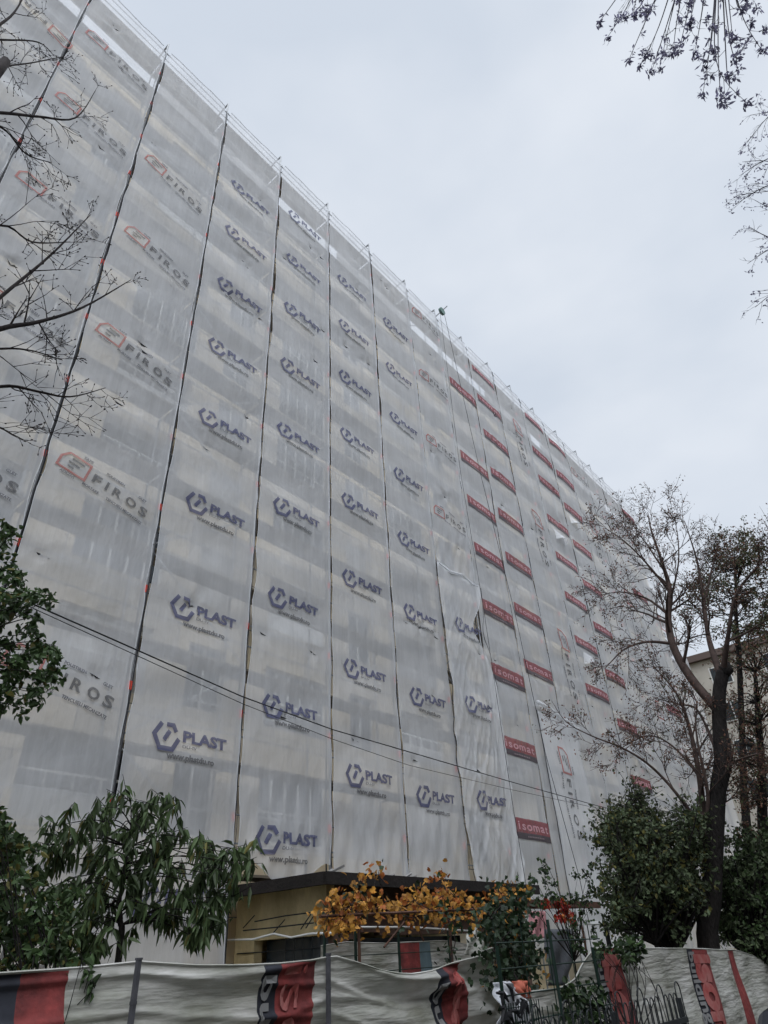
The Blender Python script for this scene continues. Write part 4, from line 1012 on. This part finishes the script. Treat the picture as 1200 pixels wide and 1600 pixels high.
# ---- tall tree right
rg = random.Random(71)
TR = 12.0
b3 = at(1108, 1485, TR); t3 = empty('tall_tree', 'tall dark trunked tree with sparse reddish twigs right of the facade', 'tree', loc=(b3.x, b3.y, 0))
def T(lst, r=TR): return [(at(x, y, r + dr_), rad * .60) for x, y, dr_, rad in lst]
mb = MB()
pts, rs = smooth_path([((b3.x, b3.y, 0), .17), (b3, .15), (at(1112, 1400, TR), .135), (at(1118, 1300, TR), .122), (at(1122, 1235, TR), .118), (at(1130, 1185, TR), .135), (at(1124, 1130, TR), .108), (at(1124, 1080, TR), .104), (at(1130, 1050, TR), .10)]); mb.tube(pts, rs, 12)
mb.tube([at(1136, 1185, TR - .05), at(1142, 1176, TR - .1)], [.09, .04], 8)
mb.tube([at(1130, 1050, TR), at(1138, 1045, TR), at(1136, 1035, TR)], [.12, .09, .04], 8)
mb.build('trunk', M['bark_dark'], t3, smooth=True)
mb = MB(); tips = []
cfgT = dict(seg=.17, wob=.11, grav=.01, kids=[5, 5, 3], ang=(.35, 1.0), lr=(.4, .75), rr=.5, rmin=.0045, mid=True)
for c_, nk, L_ in [
    ([(1122, 1110, 0, .13), (1080, 1060, .1, .12), (1052, 1010, .2, .105), (1044, 965, .3, .095), (1047, 925, .3, .08), (1035, 880, .4, .05), (1018, 830, .5, .03), (1012, 800, .5, .01)], 13, 1.4),
    ([(1128, 1060, 0, .11), (1108, 1000, .3, .07), (1100, 945, .5, .05), (1090, 880, .6, .03), (1070, 815, .7, .01)], 11, 1.3),
    ([(1130, 1050, 0, .10), (1138, 990, -.4, .06), (1150, 930, -.6, .04), (1180, 890, -.8, .025), (1215, 860, -1, .01)], 10, 1.3),
    ([(1100, 945, .5, .04), (1112, 890, .8, .025), (1125, 840, 1, .01)], 7, 1.0),
    ([(1045, 1005, .2, .05), (1010, 1003, 0, .035), (975, 1015, -.2, .022), (945, 1045, -.3, .008)], 9, 1.0),
    ([(1044, 960, .3, .05), (1010, 935, .5, .03), (970, 925, .7, .018), (940, 930, .8, .007)], 9, 1.1),
    ([(1047, 925, .3, .045), (1010, 880, .1, .03), (975, 845, 0, .02), (945, 825, 0, .007)], 9, 1.1),
    ([(1040, 895, .4, .035), (1010, 850, .5, .02), (985, 815, .6, .006)], 7, 1.0),
    ([(1047, 940, .3, .04), (1060, 880, 0, .025), (1058, 830, 0, .012), (1050, 800, 0, .006)], 7, 1.0),
    ([(1106, 1400, 0, .10), (1100, 1290, .1, .085), (1093, 1215, .1, .07), (1078, 1140, .2, .05), (1058, 1085, .2, .03), (1020, 1040, .2, .01)], 14, 1.1),
    ([(1102, 1300, .1, .07), (1106, 1240, -.1, .05), (1090, 1160, -.2, .03), (1085, 1100, -.2, .01)], 8, .9),
    ([(1104, 1310, 0, .06), (1065, 1250, -.3, .045), (1020, 1200, -.5, .035), (975, 1170, -.7, .025), (925, 1150, -.9, .017), (885, 1128, -1, .012), (862, 1095, -1, .005)], 7, .8),
    ([(1095, 1215, .1, .04), (1050, 1165, .4, .025), (1010, 1150, .6, .017), (960, 1175, .8, .007)], 9, .9),
    ([(1118, 1170, 0, .05), (1090, 1110, .3, .03), (1060, 1100, .4, .02), (1020, 1090, .5, .008)], 8, .9),
    ([(1130, 1200, 0, .04), (1160, 1185, -.3, .025), (1195, 1175, -.4, .01)], 5, .8)]:
    limb(mb, rg, T(c_), tips, cfgT, 2, nk, L_ * .66, sides=6, start=.2)
mb.build('branches', M['twig'], t3, smooth=True)
items = []
for q, d, L_ in tips:
    if rg.random() < .5:
        for j in range(rg.randint(1, 3)): items.append((q + rdir(rg) * .07, rdir(rg, (0, 0, -.5)), rg.uniform(.03, .06), rg.uniform(.015, .03), 1 if rg.random() < .12 else 0))
small_leaves(items, rg).build('foliage', [M['leaf_brown'], M['leaf_olive']], t3)
for c_ in t3.children: c_.location = -Vector(t3.location)

# ---- trees at the far right edge
def hubcloud(rg, regions, r0, r1, plane=None):
    o = []
    for (cx, cy, rx, ry, n_) in regions:
        for _ in range(n_):
            a = rg.uniform(0, 6.283); s_ = math.sqrt(rg.random()); o.append(at(cx + rx * s_ * math.cos(a), cy + ry * s_ * math.sin(a), rg.uniform(r0, r1)))
    return o
hb = hubcloud(rg, [(1150, 865, 38, 42, 34), (1190, 920, 35, 50, 26), (1115, 905, 30, 35, 14), (1165, 975, 45, 40, 20), (1085, 930, 25, 45, 12)], 15, 18)
bs = at(1172, 1480, 16.5)
leafy('tall_tree', 'green leaved tall tree behind the dark trunk at the right edge', 'tree', (bs.x, bs.y, 0), hb, [M['leaf_olive'], M['leaf_brown']], .5, 20, .065, .042, 72, r_br=.014, trunk=[((bs.x, bs.y, 0), .10), (at(1168, 1300, 16.5), .085), (at(1160, 1150, 16.5), .065), (at(1155, 1030, 16.5), .06), (at(1150, 960, 16.5), .04), (at(1150, 890, 16.5), .02)], small=True, mixp=.2, twigs=4, bark='bark_dark')
hb = hubcloud(rg, [(1185, 1080, 40, 70, 30), (1155, 1140, 30, 70, 22), (1190, 1220, 35, 60, 22), (1170, 1020, 45, 30, 14), (1165, 1250, 30, 40, 8)], 12.5, 14.5)
bs = at(1200, 1480, 13.5)
leafy('tall_tree', 'brown leaved tree at the right edge half way up the dark trunk', 'tree', (bs.x, bs.y, 0), hb, [M['leaf_brown'], M['leaf_olive']], .42, 14, .05, .03, 73, r_br=.014, trunk=[((bs.x, bs.y, 0), .11), (at(1198, 1350, 13.5), .09), (at(1190, 1200, 13.5), .07), (at(1180, 1050, 13.5), .03)], small=True, mixp=.35, twigs=4, bark='bark_dark')
# ---- evergreen masses
hb = hubcloud(rg, [(985, 1320, 45, 45, 40), (1040, 1335, 50, 55, 50), (1000, 1385, 55, 45, 50), (1060, 1400, 45, 50, 40), (955, 1300, 25, 35, 14), (985, 1430, 30, 30, 16), (1090, 1320, 20, 50, 14)], 10.5, 12.8)
bs = at(1065, 1480, 11.8)
leafy('evergreen_shrub', 'large dark evergreen bush left of the dark trunk', 'shrub', (bs.x, bs.y, 0), hb, [M['leaf_ever'], M['leaf_yellowgreen']], .36, 22, .075, .045, 81, r_br=.022, small=True, mixp=.12, twigs=3, stems=3)
hb = hubcloud(rg, [(1160, 1350, 35, 35, 34), (1190, 1400, 40, 50, 50), (1140, 1410, 22, 60, 30), (1170, 1455, 45, 30, 34), (1210, 1340, 30, 40, 20)], 12.2, 14.5)
bs = at(1165, 1480, 13)
leafy('evergreen_shrub', 'dark evergreen bush right of the dark trunk at the right edge', 'shrub', (bs.x, bs.y, 0), hb, [M['leaf_ever'], M['leaf_green']], .4, 22, .08, .05, 82, r_br=.022, small=True, mixp=.3, twigs=3, stems=3)
hb = hubcloud(rg, [(1010, 1290, 60, 30, 26), (975, 1260, 30, 35, 14), (1070, 1285, 30, 30, 12)], 11.5, 12.5)
bs = at(1020, 1470, 12.2)
leafy('evergreen_shrub', 'twiggy thinner bush rising behind the large evergreen', 'shrub', (bs.x, bs.y, 0), hb, [M['leaf_ever'], M['leaf_olive']], .45, 7, .06, .04, 83, r_br=.016, small=True, mixp=.3, twigs=7, stems=3)

# ---- overhanging branches top right (tree stands behind the photographer)
rg = random.Random(91)
t4 = empty('overhanging_tree', 'tree overhead whose hanging twigs with dry seed clusters fill the top right corner', 'tree', loc=(3.6, -3.4, 0))
mb = MB(); tk = MB(); pts, rs = smooth_path([((3.6, -3.4, 0), .22), ((3.5, -3.3, 4), .18), ((3.6, -3.0, 7), .14), ((3.7, -2.6, 10), .06)]); tk.tube(pts, rs, 9); tk.build('trunk', M['bark'], t4, smooth=True)
items = []; cfgH = dict(seg=.1, wob=.12, grav=-.04, kids=[2, 2, 2], ang=(.3, .8), lr=(.35, .6), rr=.6, rmin=.003)
RH = 4.6
def cluster(q, n_, s_, sz=1.):
    for j in range(n_): items.append((q + rdir(rg) * rg.uniform(.0, s_), rdir(rg, (0, 0, -1.1)), rg.uniform(.03, .075) * sz, rg.uniform(.014, .028) * sz, 0))
strands = [(1010, -80, 968, -10, 935, 36), (1010, -80, 985, 0, 948, 60), (1040, -80, 1000, 10, 965, 30), (1060, -80, 1010, 30, 982, 95), (1070, -80, 1030, 40, 1000, 104), (1080, -80, 1040, 45, 1018, 112), (1075, -80, 1050, 20, 1030, 108), (1080, -80, 1058, 30, 1052, 85),
           (1100, -80, 1075, 20, 1060, 82), (1110, -80, 1095, 30, 1085, 84), (1120, -80, 1112, 50, 1098, 148), (1120, -80, 1112, 60, 1100, 105), (1122, -80, 1122, 70, 1126, 155), (1122, -80, 1118, 90, 1165, 160), (1124, -80, 1140, 60, 1150, 90), (1130, -80, 1140, 15, 1145, 62), (1130, -80, 1160, 25, 1190, 78), (1140, -80, 1150, 0, 1158, 15), (1090, -80, 1085, 0, 1075, 40), (1050, -80, 1030, -10, 1010, 20), (1020, -80, 995, -5, 990, 25), (1125, -80, 1135, 100, 1138, 118)]
hub = at(1110, -160, RH)
for i, (x0, y0, x1, y1, x2, y2) in enumerate(strands):
    r_ = RH + rg.uniform(-.5, .5); a, b, c = at(x0, y0, RH), at(x1, y1, r_), at(x2, y2, r_ - .05)
    pts, rs = smooth_path([(hub, .014), (a, .009), (b, .0055), (c, .0025)], 6); mb.tube(pts, rs, 4, cap=False)
    cluster(c, 26, .05); cluster(pts[-3], 8, .04)
    for k in range(4):
        j = rg.randint(7, len(pts) - 3); tp_ = []
        grow(mb, rg, pts[j], (pts[j + 1] - pts[j]).normalized() + rdir(rg) * .7, rg.uniform(.1, .3), .003, 1, tp_, cfgH)
        for q, d, _ in tp_:
            if rg.random() < .55: cluster(q, rg.randint(4, 14), .035)
pts, rs = smooth_path([((3.6, -3.0, 7), .09), (at(1250, -400, RH + .3), .05), (hub, .02)], 8); mb.tube(pts, rs, 6)
RS = 8.2
for c_ in [[(1420, 120, .04), (1230, 165, .012), (1198, 185, .006), (1168, 222, .003)], [(1420, 120, .04), (1240, 165, .01), (1200, 175, .005), (1172, 180, .003)],
           [(1420, 220, .04), (1260, 235, .015), (1200, 248, .008), (1155, 275, .003)], [(1420, 260, .04), (1260, 270, .012), (1200, 252, .007), (1160, 253, .003)],
           [(1420, 250, .04), (1250, 280, .014), (1195, 292, .009), (1146, 322, .003)], [(1420, 250, .04), (1250, 290, .012), (1190, 300, .006), (1150, 305, .003)],
           [(1420, 300, .04), (1260, 340, .014), (1205, 325, .007), (1178, 312, .003)], [(1420, 350, .04), (1260, 370, .014), (1210, 385, .008), (1168, 412, .003)],
           [(1420, 350, .04), (1260, 380, .012), (1205, 372, .007), (1172, 355, .003)], [(1420, 420, .04), (1260, 450, .014), (1215, 455, .008), (1180, 480, .003)]]:
    cc = [(at(x, y, RS + rg.uniform(-.2, .2)), rad) for x, y, rad in c_]; tp_ = []
    limb(mb, rg, cc, tp_, dict(cfgH, seg=.12), 1, 7, .35, sides=4, start=.5)
    for q, d, _ in tp_:
        if rg.random() < .45: cluster(q, rg.randint(3, 8), .06, .9)
pts, rs = smooth_path([((3.7, -2.6, 9.4), .08), (at(1500, 150, 6.5), .06), (at(1420, 250, RS), .04)], 6); mb.tube(pts, rs, 6)
pts, rs = smooth_path([(at(1420, 120, RS), .03), (at(1425, 250, RS), .04), (at(1420, 420, RS), .02)], 6); mb.tube(pts, rs, 6)
M['pale_twig'] = mat('grey_violet_twig', (.085, .08, .10), rough=.9, var=.3, scale=10)
mb.build('branches', M['pale_twig'], t4, smooth=True)
small_leaves(items, rg).build('foliage', [M['leaf_dry']], t4)
for c_ in t4.children: c_.location = -Vector(t4.location)

# unseen block added behind the photographer: it takes the low sky away from the lower nets
ob = MB(); ob.box(-50, 70, -34, -22, 0, 24); M['blocker'] = mat('blocker_grey', (.22, .21, .20), rough=.9, var=.15, scale=.5)
oo = empty('apartment_block', 'unseen grey block added behind the photographer to shade the lower nets', 'building', loc=(10, -28, 0))
ob.build('wall', M['blocker'], oo); ob = MB()
for k in range(8):
    for j in range(30): ob.box(-48 + j * 4, -46.2 + j * 4, -21.99, -21.93, 1.2 + k * 2.8, 2.7 + k * 2.8)
ob.build('blocker_windows', M['glass'], oo)
for c_ in oo.children: c_.location = (-10, 28, 0)
# ================================================================= FAR BUILDING and dark car
fb = empty('apartment_block', 'pale low apartment block glimpsed between trunks at the right edge', 'building', loc=(60, 0, 0))
M['far_wall'] = mat('pale_render', (.46, .43, .38), rough=.9, var=.12, scale=.6)
M['far_trim'] = mat('far_trim', (.12, .09, .08), rough=.9)
s = MB(); fx = 54; hgt = 19.5
s.box(fx, fx + 12, -6, 22, 0, hgt); w0 = s.build('wall', M['far_wall'], fb)
s = MB(); s.box(fx - .4, fx + 12.4, -6.4, 22.4, hgt + .003, hgt + .5); s.build('roof', M['far_trim'], fb)
for k in range(7):
    for j in range(7):
        z = 1.2 + k * 2.7; y = -4.6 + j * 3.8
        s = MB(); s.box(fx - .06, fx - .003, y, y + 1.5, z, z + 1.4); f = s.build('window', M['white_frame'], fb)
        for q in range(2):
            s = MB(); s.box(fx - .09, fx - .065, y + .08 + q * .7, y + .70 + q * .7, z + .08, z + 1.32); s.build('pane', M['glass'], f)
for c_ in fb.children: c_.location = -Vector((60, 0, 0))

M['car_paint'] = mat('dark_car_paint', (.012, .014, .02), rough=.25, spec=.5)
M['car_glass'] = mat('car_glass', (.01, .012, .015), rough=.05, spec=.7)
M['tyre'] = mat('tyre', (.015, .015, .015), rough=.9)
def extr(prof, y0, y1, inset=.0):
    mb = MB(); k = len(prof)
    for y in (y0, y1):
        for x, z in prof: mb.v.append((x, y, z))
    for i in range(k): mb.f.append((i, (i + 1) % k, k + (i + 1) % k, k + i)); mb.m.append(0)
    mb.f += [tuple(range(k))[::-1], tuple(range(k, 2 * k))]; mb.m += [0, 0]; return mb
c0 = at(1141, 1600, 4.4)
cz_top = at(1185, 1569, 4.6).z
car = empty('parked_car', 'dark parked car whose roof corner shows at the bottom right corner', 'car', loc=(c0.x, c0.y - 1.0, 0))
ox = c0.x - .12; y0, y1 = c0.y - 1.65, c0.y + .05
prof = [(ox, .25), (ox + .02, .75), (ox + .28, .86), (ox + 3.9, .86), (ox + 4.1, .6), (ox + 4.1, .25)]
o = extr(prof, y0, y1).build('body', M['car_paint'], car); bvm = o.modifiers.new('b', 'BEVEL'); bvm.width = .06; bvm.segments = 3
gh = [(ox + .12, .865), (ox + .22, cz_top - .16), (ox + .42, cz_top - .03), (ox + .8, cz_top), (ox + 2.2, cz_top - .02), (ox + 3.1, .865)]
o = extr(gh, y0 + .08, y1 - .08).build('roof', M['car_paint'], car); bvm = o.modifiers.new('b', 'BEVEL'); bvm.width = .08; bvm.segments = 4
s = MB(); s.box(ox + .5, ox + 2.3, y1 - .079, y1 - .07, .92, cz_top - .14); s.build('side_window', M['car_glass'], car)
for xw in (ox + .75, ox + 3.3):
    for yw in (y0 - .01, y1 - .19):
        s = MB(); s.tube([(xw, yw, .31), (xw, yw + .2, .31)], .31, 18); s.build('wheel', M['tyre'], car)
for c_ in car.children: c_.location = -Vector(car.location)
